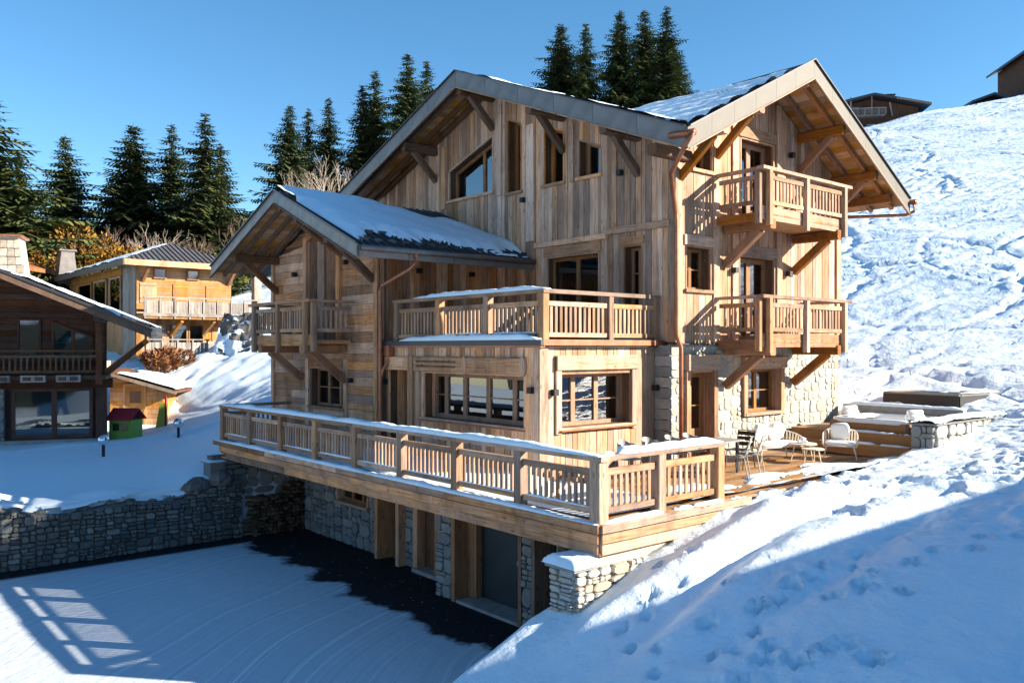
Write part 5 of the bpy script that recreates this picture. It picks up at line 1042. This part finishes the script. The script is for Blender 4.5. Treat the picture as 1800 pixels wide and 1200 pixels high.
# ------------------------------------------------------------------ shed, playhouse, garden lamps
sh = frame_root('garden_shed', 43.4, -19.35, -1.15, 6, 'orange timber shed with a sloping snowy roof behind the dark chalet', 'shed')
mb = MB(); mb.prism([(-1.2, 0, -.4), (1.25, 0, -.4), (1.25, 0, 1.75), (-1.2, 0, 2.5)], (0, 3, 0)); sb = mb.build('wall', 'shed_wood', sh, grain=(1, 0, 0)); sh.scale = (1.08, 1.08, 1.08)
for k in range(13):
    z0 = -.3 + k * .21; x1 = 1.25 if z0 < 1.5 else 1.25 - (z0 - 1.5) / .306
    if x1 > -1: box('plank', (-1.2, -.03, z0), (x1, -.002, z0 + .2), 'shed_wood', sb)
dd = box('door', (-.5, -.06, -.2), (.35, -.031, 1.85), 'shed_wood', sh, 2); box('pane', (-.3, -.075, 1.05), (.22, -.062, 1.6), 'glass', dd)
for lo, hi in (((-.6, -.08, -.2), (-.5, -.02, 1.95)), ((.35, -.08, -.2), (.45, -.02, 1.95)), ((-.6, -.081, 1.85), (.45, -.02, 1.97))): box('door_frame', lo, hi, 'shed_wood', dd)
mb = MB(); mb.prism([(-1.6, -.5, 2.68), (1.95, -.5, 1.63), (1.95, 3.2, 1.63), (-1.6, 3.2, 2.68)], (0, 0, -.1)); r_ = mb.build('roof', 'red_brown', sh); prism('fascia', [(-1.6, -.54, 2.66), (1.97, -.54, 1.61), (1.97, -.54, 1.47), (-1.6, -.54, 2.52)], (0, .04, 0), 'grey_wood', r_, grain=(1, 0, -.3))
snow_sheet('snow_cover', lambda u, v: (-1.55 + u * 3.5, -.48 + v * 3.6, 2.68 - .296 * (u * 3.5 + .05)), lambda u, v, X, Y: np.minimum(1.2 * u - .3 + .3 * (fbm(X, Y, 2, 141) - .5), .9 * np.minimum(v + .08, 1.05 - u)), .28, 40, 36, r_, 'snow_soft', k=3)
ph = frame_root('playhouse', 34.6, -16.1, -1.0, -6, 'small green children\'s playhouse with a dark red roof', 'playhouse')
mb = MB(); mb.box((-.55, 0, -.2), (.55, 1.0, 1.0)); wv = mb.build('wall', 'playhouse_green', ph); ph.scale = (.86, .86, .86)
for k in range(6): box('plank', (-.55, -.025, -.1 + k * .18), (.55, -.002, .07 + k * .18), 'playhouse_green', wv)
for x, m_ in ((-.2, 'black'), (.22, 'golden')): box('window', (x - .16, -.045, .5), (x + .16, -.026, .84), m_, ph)
for q in range(3): box('shutter_slat', (.07, -.055, .55 + q * .1), (.37, -.046, .6 + q * .1), 'larch', ph)
mb = MB(); mb.prism([(-.66, -.2, .98), (.66, -.2, .98), (.66, .5, 1.5), (-.66, .5, 1.5)], (0, 0, .05)); mb.prism([(-.66, 1.2, .98), (.66, 1.2, .98), (.66, .5, 1.5), (-.66, .5, 1.5)], (0, 0, .05)); mb.build('roof', 'playhouse_red', ph)
sl = frame_root('toddler_slide', 39.5, -16.5, -.95, 0, 'lime green toddler slide standing by the orange shed', 'slide')
mb = MB(); mb.prism([(-.25, 0, -.1), (.15, 0, -.1), (.2, 0, 1.15), (-.02, 0, 1.2)], (0, .05, 0)); mb.build('side', 'lime', sl); mb = MB(); mb.prism([(-.25, .4, -.1), (.15, .4, -.1), (.2, .4, 1.15), (-.02, .4, 1.2)], (0, .05, 0)); mb.build('side', 'lime', sl); box('chute', (-.2, .06, .3), (.15, .39, .36), 'playhouse_red', sl); box('post', (.2, 0, .0), (.28, .08, 1.5), 'playhouse_red', sl)
for x, y, l in ((8.15, 31.9, 'garden lamp with a mirrored globe in front of the playhouse'), (11.55, 34.3, 'garden lamp with a mirrored globe near the sunlit snow slope')):
    z = gz(x, y); lp = root('garden_lamp', (x, y, z), l, 'lamp', 0, 'globe lamps on the snowy lawn', local=True); mb = MB(); mb.tube([(0, 0, -.2), (0, 0, .42)], .055, 10); mb.build('post', 'black', lp)
    V = []; F = []; n = 14
    for i in range(9):
        p_ = math.pi * i / 8
        for k in range(n): V.append((.2 * math.sin(p_) * math.cos(6.2832 * k / n), .2 * math.sin(p_) * math.sin(6.2832 * k / n), .58 - .2 * math.cos(p_)))
    F = [(i * n + k, i * n + (k + 1) % n, (i + 1) * n + (k + 1) % n, (i + 1) * n + k) for i in range(8) for k in range(n)]; mk('globe', V, F, 'chrome', lp, smooth=True)

# ------------------------------------------------------------------ golden chalet behind
gc = root('golden_chalet', (18.55, 54.7, 2.3), 'golden timber chalet with hipped metal roof and long balcony on the rise', 'chalet', 0, None, local=True)
def bx(n_, lo, hi, m_, p=gc, g=None): return box(n_, lo, hi, m_, p, g)
mb = MB(); mb.box((-2.7, 0, -2.5), (3.3, 17, 5.75)); wl = mb.build('wall', 'golden', gc, grain=(1, 0, 0))
for k in range(15):
    z0 = 2.6 + k * .21; bx('plank', (-2.68, -.04, z0), (3.3, -.002, z0 + .2), 'golden', wl)
for k in range(20): x0 = -2.7 + k * .3; bx('plank', (x0, -.04, .1), (x0 + .285, -.002, 2.3), 'golden', wl)
for k in range(11): y0 = .05 + k * .24; bx('plank', (-2.75, y0, -1), (-2.702, y0 + .23, 5.6), 'grey_wood', wl)
for a, b_ in ((2.8, 5.4), (6.2, 9.4), (10.0, 13.6)):
    window('x', -2.7, [(a, 2.4), (b_, 2.4), (b_, 5.15), (a, 5.15)], gc, recess=-.15, fw=.14, frame='golden', sill=False, jamb=False, room=False)
bx('gable_trim', (-2.8, 2.7, 5.2), (-2.705, 16, 5.6), 'golden', gc)
mb = MB(); ez = 5.85; ap = (.3, 2.8, 7.45)
mb.prism([(-3.7, -1.1, ez), (-3.7, 18, ez), (.3, 18, 7.45), ap], (0, 0, -.12)); mb.prism([(-3.7, -1.1, ez), (4.3, -1.1, ez), ap], (0, 0, -.12)); mb.prism([(4.3, -1.1, ez), (4.3, 18, ez), (.3, 18, 7.45), ap], (0, 0, -.12)); rg_ = mb.build('roof', 'zinc', gc)
bx('fascia', (-3.78, -1.15, ez - .35), (-3.70, 18, ez + .03), 'zinc_warm', rg_); bx('fascia', (-3.70, -1.18, ez - .33), (4.35, -1.1, ez + .03), 'rail_wood', rg_)
for k in range(24):
    x = -3.5 + k * .33; q = 1 - abs(x - .3) / 4.0
    if q > .04: beam('seam', (x, -1.1, ez + .03), (x, lerp(-1.1, 2.8, q), lerp(ez, 7.45, q) + .03), .05, .06, 'dark_metal', rg_)
snow_sheet('snow_cover', lambda u, v: (-3.6 + u * 3.8, -.9 + v * 18.6, ez + .02 + .4 * (u * 3.8 + .1)), lambda u, v, X, Y: np.minimum(.12 + .6 * (fbm(X * 1.2, Y * 1.2, 3, 151) - .4), ((Y + 1.1) - (X + 3.7) * .975 - .4) * .5), .14, 44, 120, rg_, 'snow', k=3)
mb = MB(); mb.prism([(-3.6, 16.4, 5.4), (-2.2, 16.4, 5.4), (-2.45, 16.4, 7.9), (-3.35, 16.4, 7.9)], (0, 1.2, 0)); cg = mb.build('chimney', 'zinc', gc); box('chimney_cap', (-3.5, 16.3, 7.9), (-2.3, 17.7, 8.02), 'zinc', cg)
# windows, shutters, balcony, brackets
for x in (-1.3, .75): window('y', -.02, [(x - .38, 4.85), (x + .38, 4.85), (x + .38, 5.5), (x - .38, 5.5)], gc, recess=-.15, fw=.07, frame='beam', sill=False, jamb=False, room=False)
for x in (-2.0, .0, 2.1):
    s_ = bx('shutter', (x - .5, -.09, 3.3), (x + .5, -.045, 4.55), 'golden', gc, 2)
    for q in (3.55, 4.35): bx('shutter_batten', (x - .48, -.11, q), (x + .48, -.091, q + .1), 'golden', s_)
bg_ = bx('balcony', (-2.7, -1.4, 2.3), (4.6, -.03, 2.55), 'golden', gc)
for k in range(9): beam('post', (-2.6 + k * .89, -1.42, 2.3), (-2.6 + k * .89, -1.42, 3.6), .1, .1, 'grey_wood', bg_, up=(0, 1, 0))
for k in range(8):
    for q in range(4): x = -2.5 + k * .89 + q * .2; bx('baluster_board', (x, -1.40, 2.62), (x + .185, -1.37, 3.4), 'grey_wood', bg_)
beam('handrail', (-2.7, -1.42, 3.62), (4.6, -1.42, 3.62), .16, .08, 'grey_wood', bg_); beam('rail', (-2.7, -1.44, 2.55), (4.6, -1.44, 2.55), .08, .2, 'grey_wood', bg_)
for x in (-2.3, 3.1): beam('brace', (x, -.05, 4.7), (x + .1, -.9, 5.5), .18, .18, 'beam', gc, up=(0, 1, 1))
for x in (-.6, 1.4, 3.2): beam('brace', (x, -.05, 1.3), (x + .3, -1.2, 2.2), .18, .18, 'shed_wood', bg_, up=(0, 1, 1))
bx('corner_post', (4.35, -1.3, -.8), (4.85, -.8, 5.6), 'grey_wood', gc)
for x in (-1.6, -.1, .95): window('y', -.03, [(x - .5, .35), (x + .5, .35), (x + .5, 2.0), (x - .5, 2.0)], gc, recess=-.15, fw=.08, frame='golden', sill=False, jamb=False, room=False)
s_ = bx('shutter', (2.0, -.09, .3), (3.0, -.045, 1.9), 'golden', gc, 2)
tr = bx('lower_terrace', (-2.9, -2.6, -.2), (.9, -.05, .05), 'grey_wood', gc)
for k in range(5): beam('post', (-2.85 + k * .9, -2.6, -.2), (-2.85 + k * .9, -2.6, 1.0), .1, .1, 'grey_wood', tr, up=(0, 1, 0))
for k in range(16): x = -2.8 + k * .225; bx('baluster_board', (x, -2.58, .1), (x + .2, -2.55, .85), 'grey_wood', tr)
beam('handrail', (-2.95, -2.6, 1.02), (.9, -2.6, 1.02), .14, .08, 'grey_wood', tr)
for k in range(3): bx('planter', (1.2 + k * .75, -1.5, .45), (1.85 + k * .75, -1.2, .8), 'grey_wood', gc)
mb = MB(); mb.box((-4.8, -.9, -3.5), (3.2, -.01, -.25)); mb.build('base_wall', 'render_wall', gc); bx('cellar_door', (-3.4, -.95, -2.2), (-2.6, -.901, -.7), 'beam', gc, 2)

# ------------------------------------------------------------------ far chalets on the hill crest
def far_chalet(name, D, r_, dz, ang, label, w_, h_, rise, win, chim=True, mat='red_brown', sl=.22):
    x, y = DR(D, r_); z = gz(x, y) + dz; t_ = root(name, (x, y, z), label, 'chalet', R(49.78 - 90 + ang), 'chalets on the crest of the ski slope', local=True)
    rz_ = lambda a: h_ + rise - abs(a - (-w_ * .2)) * sl
    mb = MB(); mb.prism([(-w_ / 2, 0, -5), (w_ / 2, 0, -5), (w_ / 2, 0, rz_(w_ / 2)), (-w_ * .2, 0, rz_(-w_ * .2)), (-w_ / 2, 0, rz_(-w_ / 2))], (0, 9, 0)); wl_ = mb.build('wall', mat, t_, grain=(1, 0, 0))
    mb = MB(); e = w_ / 2 + 1.3
    mb.prism([(-e, -1.8, rz_(-e) + .1), (-w_ * .2, -1.8, rz_(-w_ * .2) + .1), (-w_ * .2, 10, rz_(-w_ * .2) + .1), (-e, 10, rz_(-e) + .1)], (0, 0, .35)); mb.prism([(e, -1.8, rz_(e) + .1), (-w_ * .2, -1.8, rz_(-w_ * .2) + .1), (-w_ * .2, 10, rz_(-w_ * .2) + .1), (e, 10, rz_(e) + .1)], (0, 0, .35)); ro = mb.build('roof', 'dark_metal', t_)
    prism('fascia', [(w_ * .12, -1.9, rz_(w_ * .12) + .1), (e, -1.9, rz_(e) + .1), (e, -1.9, rz_(e) + .34), (w_ * .12, -1.9, rz_(w_ * .12) + .34)], (0, .08, 0), 'rail_wood', ro)
    for (a, b_, z0, z1) in win: window('y', -.02, [(a, z0), (b_, z0), (b_, z1), (a, z1)], t_, recess=-.15, fw=.1, frame='dark_beam', sill=False, jamb=False, room=False)
    if chim: mb = MB(); mb.box((w_ * .12, 3, h_), (w_ * .12 + 1.2, 4, h_ + rise + 1.3)); c_ = mb.build('chimney', 'concrete', ro); box('chimney_cap', (w_ * .12 - .1, 2.9, h_ + rise + 1.3), (w_ * .12 + 1.3, 4.1, h_ + rise + 1.5), 'black', c_)
    return t_
f1 = far_chalet('hill_chalet', 127, 56.2, -1.6, -8, 'brown chalet with balconies on the crest just right of the gable', 9.6, 3.9, 1.3, [(-4.8, -3.6, 3.0, 4.1), (-3.0, -1.9, 3.0, 4.0), (-4.4, -3.2, .4, 1.5), (-2.7, -1.6, .4, 1.5), (-1.2, -.2, .4, 1.5)])
b_ = box('balcony', (-5.4, -1.5, 2.3), (-.3, -.05, 2.5), 'grey_wood', f1)
for k in range(6): box('post', (-5.3 + k, -1.5, 2.5), (-5.15 + k, -1.35, 5.2 if k in (0, 3) else 3.5), 'grey_wood', b_, 2)
box('baluster_board', (-5.3, -1.48, 2.6), (-.3, -1.42, 3.3), 'dark_beam', b_); beam('handrail', (-5.4, -1.45, 3.45), (-.2, -1.45, 3.45), .12, .12, 'grey_wood', b_)
box('shutter', (3.0, -.1, .5), (4.4, -.03, 1.5), 'golden', f1); beam('brace', (1.1, -.1, 2.5), (.3, -1.5, 4.2), .2, .2, 'grey_wood', f1, up=(0, 1, 1)); box('lower_balcony', (-.2, -1.2, -.2), (3.0, -1.1, .8), 'grey_wood', f1)
far_chalet('hill_chalet', 128, 74.0, -1.9, -4, 'low dark chalet whose roof only just shows over the crest', 7, 1.6, .9, [], False, sl=.36)
f2 = far_chalet('hill_chalet', 124, 80.5, .6, -6, 'dark brown chalet with big panes cut by the right edge', 9.0, 4.0, 1.9, [(-4.0, -1.6, .8, 2.6), (-1.3, 1.3, .8, 2.6), (-1.3, 1.3, 3.1, 4.6), (1.6, 4.0, .8, 2.6)], False, sl=.5)
# brown roof end showing above the left edge
ff = frame_root('left_edge_chalet', 60, -36.2, 3.0, 0, 'brown roof edge of a chalet at the far left above the shingled chimney', 'chalet')
mb = MB(); mb.box((-5, 0, -4), (-.6, 6, 5.2)); mb.build('wall', 'red_brown', ff, grain=(1, 0, 0)); mb = MB(); mb.prism([(-6, -1.5, 7.6), (.6, -1.5, 5.5), (.6, 7, 5.5), (-6, 7, 7.6)], (0, 0, .3)); mb.build('roof', 'beam', ff)
# unseen chalet added behind the viewpoint, shaped to shade the foreground snow
sx_, sy_ = 20.0, -3.4
oc = root('shade_chalet', (22, -9, .5), 'unseen timber chalet added behind the viewpoint to shade the foreground snow', 'chalet')
mb = MB(); mb.prism([(15.6, -4.8, -3), (34, -4.8, -3), (34, -4.8, 5.6), (15.6, -4.8, 5.6)], (0, -10, 0)); mb.build('wall', 'larch_shade_lift', oc, grain=(0, 0, 1))
mb = MB(); mb.prism([(14.6, -3.6, 5.45), (35, -3.6, 5.45), (35, -9.8, 8.3), (14.6, -9.8, 8.3)], (0, 0, .3)); mb.prism([(14.6, -16, 5.45), (35, -16, 5.45), (35, -9.8, 8.3), (14.6, -9.8, 8.3)], (0, 0, .3)); mb.build('roof', 'dark_metal', oc)
for k in range(5): box('window', (17 + k * 3.4, -4.78, 2.2), (18.6 + k * 3.4, -4.72, 3.6), 'glass', oc)

# ------------------------------------------------------------------ trees and shrubs
def spruce_mesh(seed, Ht=18, spread=.2, dens=1.0, droop=.5):
    rs = random.Random(seed); V = []; F = []
    def quad(p, d, s_, l, w_):
        o = len(V); p = np.array(p); e = p + d * l; V.extend([tuple(p - s_ * w_ * .35), tuple(p + s_ * w_ * .35), tuple(p + d * l * .55 + s_ * w_ * .5), tuple(e), tuple(p + d * l * .55 - s_ * w_ * .5)]); F.append((o, o + 1, o + 2, o + 3, o + 4))
    z = Ht * .05
    while z < Ht * .985:
        t_ = z / Ht; L_ = Ht * spread * (1 - t_) ** .82 * rs.uniform(.6, 1.15) + .18
        nb_ = max(4, int((6 + 5 * (1 - t_)) * dens)); a0 = rs.uniform(0, 6.28)
        for k in range(nb_):
            if rs.random() < .13: continue
            a = a0 + 6.283 * k / nb_ + rs.uniform(-.35, .35); l = L_ * rs.uniform(.6, 1.12); dr = droop * rs.uniform(.7, 1.3) * (1.1 - t_)
            ca, sa = math.cos(a), math.sin(a); out = np.array((ca, sa, 0)); side = np.array((-sa, ca, 0)); n = max(3, int(l / .30)); prev = None
            zz0 = z + rs.uniform(-.2, .2)
            for i in range(n):
                s_ = (i + .5) / n; r_ = l * s_; hz = zz0 - dr * l * s_ * .75 + .42 * l * s_ * s_ * dr * 1.1; p = out * r_ + np.array((0, 0, hz)); w_ = l * .34 * (1 - s_ * .75) + .14
                slope = np.array((0, 0, -dr * .75 + .9 * dr * s_)); d = out + slope; d /= np.linalg.norm(d)
                quad(p, d, side + np.array((0, 0, rs.uniform(-.3, .3))), l / n * 1.7, w_ * .38)
                for sg in (-1, 1):
                    dd = side * sg * rs.uniform(.7, 1) + out * rs.uniform(.3, .7) + np.array((0, 0, -rs.uniform(.15, .7))); dd /= np.linalg.norm(dd); ss = np.cross(dd, (0, 0, 1)); ss /= np.linalg.norm(ss) + 1e-6
                    quad(p, dd, ss + np.array((0, 0, rs.uniform(-.4, .4))), w_ * rs.uniform(.8, 1.35), .09 + w_ * .17)
        z += Ht * .0165 * rs.uniform(.75, 1.3) * (1.15 - .45 * t_)
    me = bpy.data.meshes.new('crown'); me.from_pydata(V, [], F); me.materials.append(M['spruce'])
    mb = MB(); mb.tube([(0, 0, -1.5), (0, 0, Ht * .5), (0, 0, Ht)], [Ht * .016, Ht * .009, .02], 7); tm = bpy.data.meshes.new('trunk'); tm.from_pydata(mb.V, [], mb.F); tm.materials.append(M['trunk'])
    return me, tm, Ht
SP = [spruce_mesh(1, 18, .38, 1.3, .45), spruce_mesh(2, 18, .34, 1.2, .75), spruce_mesh(3, 18, .46, 1.3, .35), spruce_mesh(4, 18, .31, 1.1, .6)]
def tree(D, px, ytop, ybase, var, label, wk=1.0):
    """spruce standing at distance D in direction of column px; its height follows from its top"""
    r_ = (px - 900) / 1480 * D; x, y = DR(D, r_); zb = gz(x, y) - .3; zt = 2.86 + (610 - ytop) / 1480 * D; h = zt - zb
    me, tm, h0 = SP[var]; t_ = root('spruce_tree', (x, y, zb), label, 'tree', U(0, 6.28), 'dark spruces behind the chalets', local=True); k = h / h0; t_.scale = (k * wk * U(.9, 1.15), k * wk * U(.9, 1.15), k); t_.rotation_euler = (U(-.03, .03), U(-.03, .03), U(0, 6.28))
    for nm, m_ in (('trunk', tm), ('crown', me)): o = bpy.data.objects.new(nm, m_); col.objects.link(o); o.parent = t_; CEN[o.name] = Vector((0, 0, 0))
for a in (
    (70, -18, 165, 470, 2, 'tall spruce cut by the left edge of the picture', 1.1), (74, 22, 262, 470, 0, 'shorter spruce just right of the one at the left edge', .9),
    (95, 118, 235, 440, 0, 'lone pointed spruce standing apart on the left skyline', .95), (95, 232, 212, 440, 2, 'broad spruce with a ragged top above the golden chalet', 1.0), (97, 306, 218, 440, 1, 'slim spruce immediately left of the tallest one over the golden chalet', 1.0), (92, 357, 196, 440, 1, 'tallest spruce over the golden chalet, sunlit yellow green', 1.15), (100, 388, 250, 440, 3, 'narrow spruce leaning out right of the tallest over the golden chalet', 1.1),
    (105, 503, 180, 360, 0, 'spruce with open branches left of the pale bare trees', .95), (112, 537, 188, 360, 3, 'thin spruce between two bigger ones above the wing roof', .9), (110, 574, 168, 360, 1, 'pointed spruce above the pale bare trees', .9),
    (112, 640, 148, 350, 3, 'spruce at the left of the group beside the big gable', 1.1), (116, 664, 125, 350, 1, 'second spruce from the left of the group beside the big gable', .9), (112, 718, 92, 350, 0, 'tallest spruce of the group beside the big gable', .85), (118, 756, 104, 350, 1, 'rightmost spruce touching the big gable roof', .85),
    (122, 985, 38, 290, 2, 'spruce at the left end of the group above the main roof', .8), (118, 1024, 36, 290, 1, 'slender spruce second from the left above the main roof', .85), (120, 1092, 14, 290, 2, 'broad tall spruce in the middle of the group above the main roof', .8), (124, 1135, 12, 290, 0, 'tall spruce right of the broad middle one above the main roof', .85), (118, 1165, 11, 290, 1, 'tall spruce near the right end above the main roof', 1.0), (126, 1192, 70, 290, 0, 'smaller spruce at the right end of the group above the main roof', .8)): tree(*a)
def bare_tree(x, y, z, h, mat, label, seed, width=.5, depth=6, group='bare trees in front of the spruces'):
    rs = random.Random(seed); mb = MB(); t_ = root('bare_tree', (x, y, z), label, 'tree', 0, group, local=True); tw = MB()
    def grow(p, d, l, r_, lv):
        q = p + d * l; (mb if lv < 2 else tw).tube([p, (p + q) / 2 + np.array((rs.uniform(-1, 1), rs.uniform(-1, 1), 0)) * l * .05, q], [r_, r_ * .85, r_ * .7], 5 if lv < 2 else 3, False)
        if lv >= depth: return
        for k in range(3 if lv < 3 else 2):
            nd = d + np.array((rs.uniform(-1, 1), rs.uniform(-1, 1), rs.uniform(-.15, .6))) * width * (1.1 if lv else .8); nd /= np.linalg.norm(nd); grow(lerp(p, q, rs.uniform(.6, 1)), nd, l * rs.uniform(.62, .85), r_ * .62, lv + 1)
    grow(np.zeros(3), np.array((0, 0, 1.0)), h * .3, h * .02, 0); mb.build('trunk', mat, t_); tw.build('crown', mat, t_); return t_
def at(D, px): x, y = DR(D, (px - 900) / 1480 * D); return x, y, gz(x, y)
for k, (D, px, h, m_, l, wd_) in enumerate(((92, 540, 11.5, 'bark_pale', 'pale bare tree at the left of the clump over the wing roof', .5), (90, 592, 13.5, 'bark_pale', 'widest pale bare tree over the wing roof', .55), (94, 622, 12, 'bark_pale', 'pale bare tree touching the slope of the big gable', .5), (78, 270, 9.5, 'bark_pale', 'pale bare tree just above the hipped roof of the golden chalet', .6), (80, 118, 10, 'bark_reddish', 'reddish bare birch under the lone spruce', .45), (82, 145, 10.5, 'bark_reddish', 'reddish bare tree right of the bare birch', .5), (84, 205, 10, 'bark_reddish', 'reddish bare tree above the golden hedge', .55), (84, 60, 9, 'bark_reddish', 'reddish bare tree at the far left behind the yellow shrubs', .5), (80, 315, 8.5, 'bark_reddish', 'brown bare bush tree left of the dense spruces', .6), (80, 405, 9, 'bark_reddish', 'brown bare tree beside the wing roof verge', .6), (108, 1034, 8, 'bark_pale', 'pale bare shrub top peeping over the main roof', .55), (105, 1105, 7, 'bark_pale', 'pale bare shrub under the broad spruce above the main roof', .55))):
    x, y, z = at(D, px); bare_tree(x, y, z - .3, h * (1.12 if D < 86 else 1.0), m_, l, 50 + k, wd_, 6 if D < 100 else 5)
def shrub(name, D, px, w_, h, mat, label, n, seed, leaf=.35, cat='shrub', group=None, dz=0):
    x, y, z = at(D, px); rs = random.Random(seed); t_ = root(name, (x, y, z + dz), label, cat, 0, group, local=True); V = []; F = []
    lobes = [(rs.uniform(-w_, w_) * .7, rs.uniform(-.6, .6) * w_ * .6, h * rs.uniform(.3, .8), rs.uniform(.3, .55)) for _ in range(9)]
    for i in range(n):
        lx, ly, lz_, lr = rs.choice(lobes); a = rs.uniform(0, 6.28); cz = rs.uniform(-1, 1); rr = rs.uniform(.5, 1.0) ** .4 * lr; sq = math.sqrt(1 - cz * cz)
        p = np.array((lx + w_ * rr * sq * math.cos(a), ly + w_ * .7 * rr * sq * math.sin(a), max(.05, lz_ + h * rr * cz * .8))); d = np.array((math.cos(a) * sq + rs.uniform(-.5, .5), math.sin(a) * sq + rs.uniform(-.5, .5), rs.uniform(.1, 1.1))); d /= np.linalg.norm(d); s_ = np.cross(d, (rs.uniform(-1, 1), rs.uniform(-1, 1), rs.uniform(-1, 1))); s_ /= np.linalg.norm(s_) + 1e-6
        l = leaf * rs.uniform(.6, 1.5); o = len(V); V += [tuple(p), tuple(p + d * l * .5 + s_ * l * .28), tuple(p + d * l), tuple(p + d * l * .5 - s_ * l * .28)]; F.append((o, o + 1, o + 2, o + 3))
    mk('foliage', V, F, mat, t_, c=(0, 0, 0)); mb = MB()
    for k in range(5): mb.tube([(rs.uniform(-.3, .3), rs.uniform(-.3, .3), -.4), (rs.uniform(-w_, w_) * .5, rs.uniform(-.3, .3), h * .8)], [.08, .02], 4)
    mb.build('stem', 'trunk', t_)
shrub('golden_hedge', 74, 165, 4.4, 8.3, 'golden_leaf', 'big golden brown bush left of centre behind the golden chalet', 15000, 5, .30, group='golden bushes behind the chalets'); shrub('golden_hedge', 75, 213, 3.4, 7.6, 'golden_leaf', 'golden brown bush touching the hipped roof of the golden chalet', 12000, 6, .30, group='golden bushes behind the chalets')
shrub('yellow_shrub', 66, 60, 2.0, 7.2, 'golden_leaf', 'bright yellow shrub beside the shingled chimney', 8000, 7, .26, group='golden bushes behind the chalets'); shrub('yellow_shrub', 67, 86, 1.6, 7.4, 'golden_leaf', 'yellow shrub just left of the metal chimney', 6000, 8, .26, group='golden bushes behind the chalets')
shrub('green_bush', 64, 72, 3.2, 6.2, 'hedge_green', 'dark green bush below the yellow shrubs', 9000, 9, .28, group='green bushes behind the chalets'); shrub('green_bush', 72, 150, 5.0, 6.4, 'hedge_green', 'dark green bush under the golden bush and metal chimney', 12000, 10, .28, group='green bushes behind the chalets')
shrub('green_bush', 88, 20, 5.0, 4.0, 'hedge_green', 'dark green undergrowth at the far left edge', 2600, 12, .5, group='green bushes behind the chalets'); shrub('dry_shrub', 49, 295, 1.5, 1.3, 'dry_shrub', 'reddish dry shrub below the terrace of the golden chalet', 3600, 11, .2)
for k, (D, px, w_, h, l) in enumerate(((86, 330, 5, 5, 'dark undergrowth beneath the dense spruces'), (100, 470, 6, 5.5, 'dark undergrowth beneath the spruce left of the wing roof'))): shrub('green_bush', D, px, w_, h, 'hedge_green', l, 3000, 30 + k, .5, group='green bushes behind the chalets')
# rocky bank beside the golden chalet
x, y, z = at(50, 440); V = []; nx = 22
rk = root('rock_bank', (x, y, z), 'dark rocky bank with snow streaks between golden chalet and wing', 'rock', R(-40), local=True)
u, v = np.meshgrid(np.linspace(-2.6, 2.6, 40), np.linspace(0, 1, 26), indexing='ij'); zz = v * 2.9 - .6 + .5 * (fbm(u * 1.3, v * 4, 4, 161) - .5); yy = v * 2.2 + .7 * (fbm(u * 1.1 + 4, v * 3.1, 4, 163) - .5) + .12 * u * u
V = np.stack([u, yy, zz], -1).reshape(-1, 3); F = [(i * 26 + j, (i + 1) * 26 + j, (i + 1) * 26 + j + 1, i * 26 + j + 1) for i in range(39) for j in range(25)]; mk('rock_face', V, F, 'rock', rk, c=(0, 0, 0))
snow_sheet('snow_cover', lambda a, b_: (a * 5.2 - 2.6, b_ * 2.2 + .7 * (fbm((a * 5.2 - 2.6) * 1.1 + 4, b_ * 3.1, 4, 163) - .5) + .12 * (a * 5.2 - 2.6) ** 2 - .03, b_ * 2.9 - .57 + .5 * (fbm((a * 5.2 - 2.6) * 1.3, b_ * 4, 4, 161) - .5)), lambda a, b_, X, Y: .55 * (fbm(a * 5 + b_ * 6, b_ * 9 - a * 4, 3, 165) - .52), .1, 60, 40, rk, 'snow', k=4)
S.render.engine = 'CYCLES'
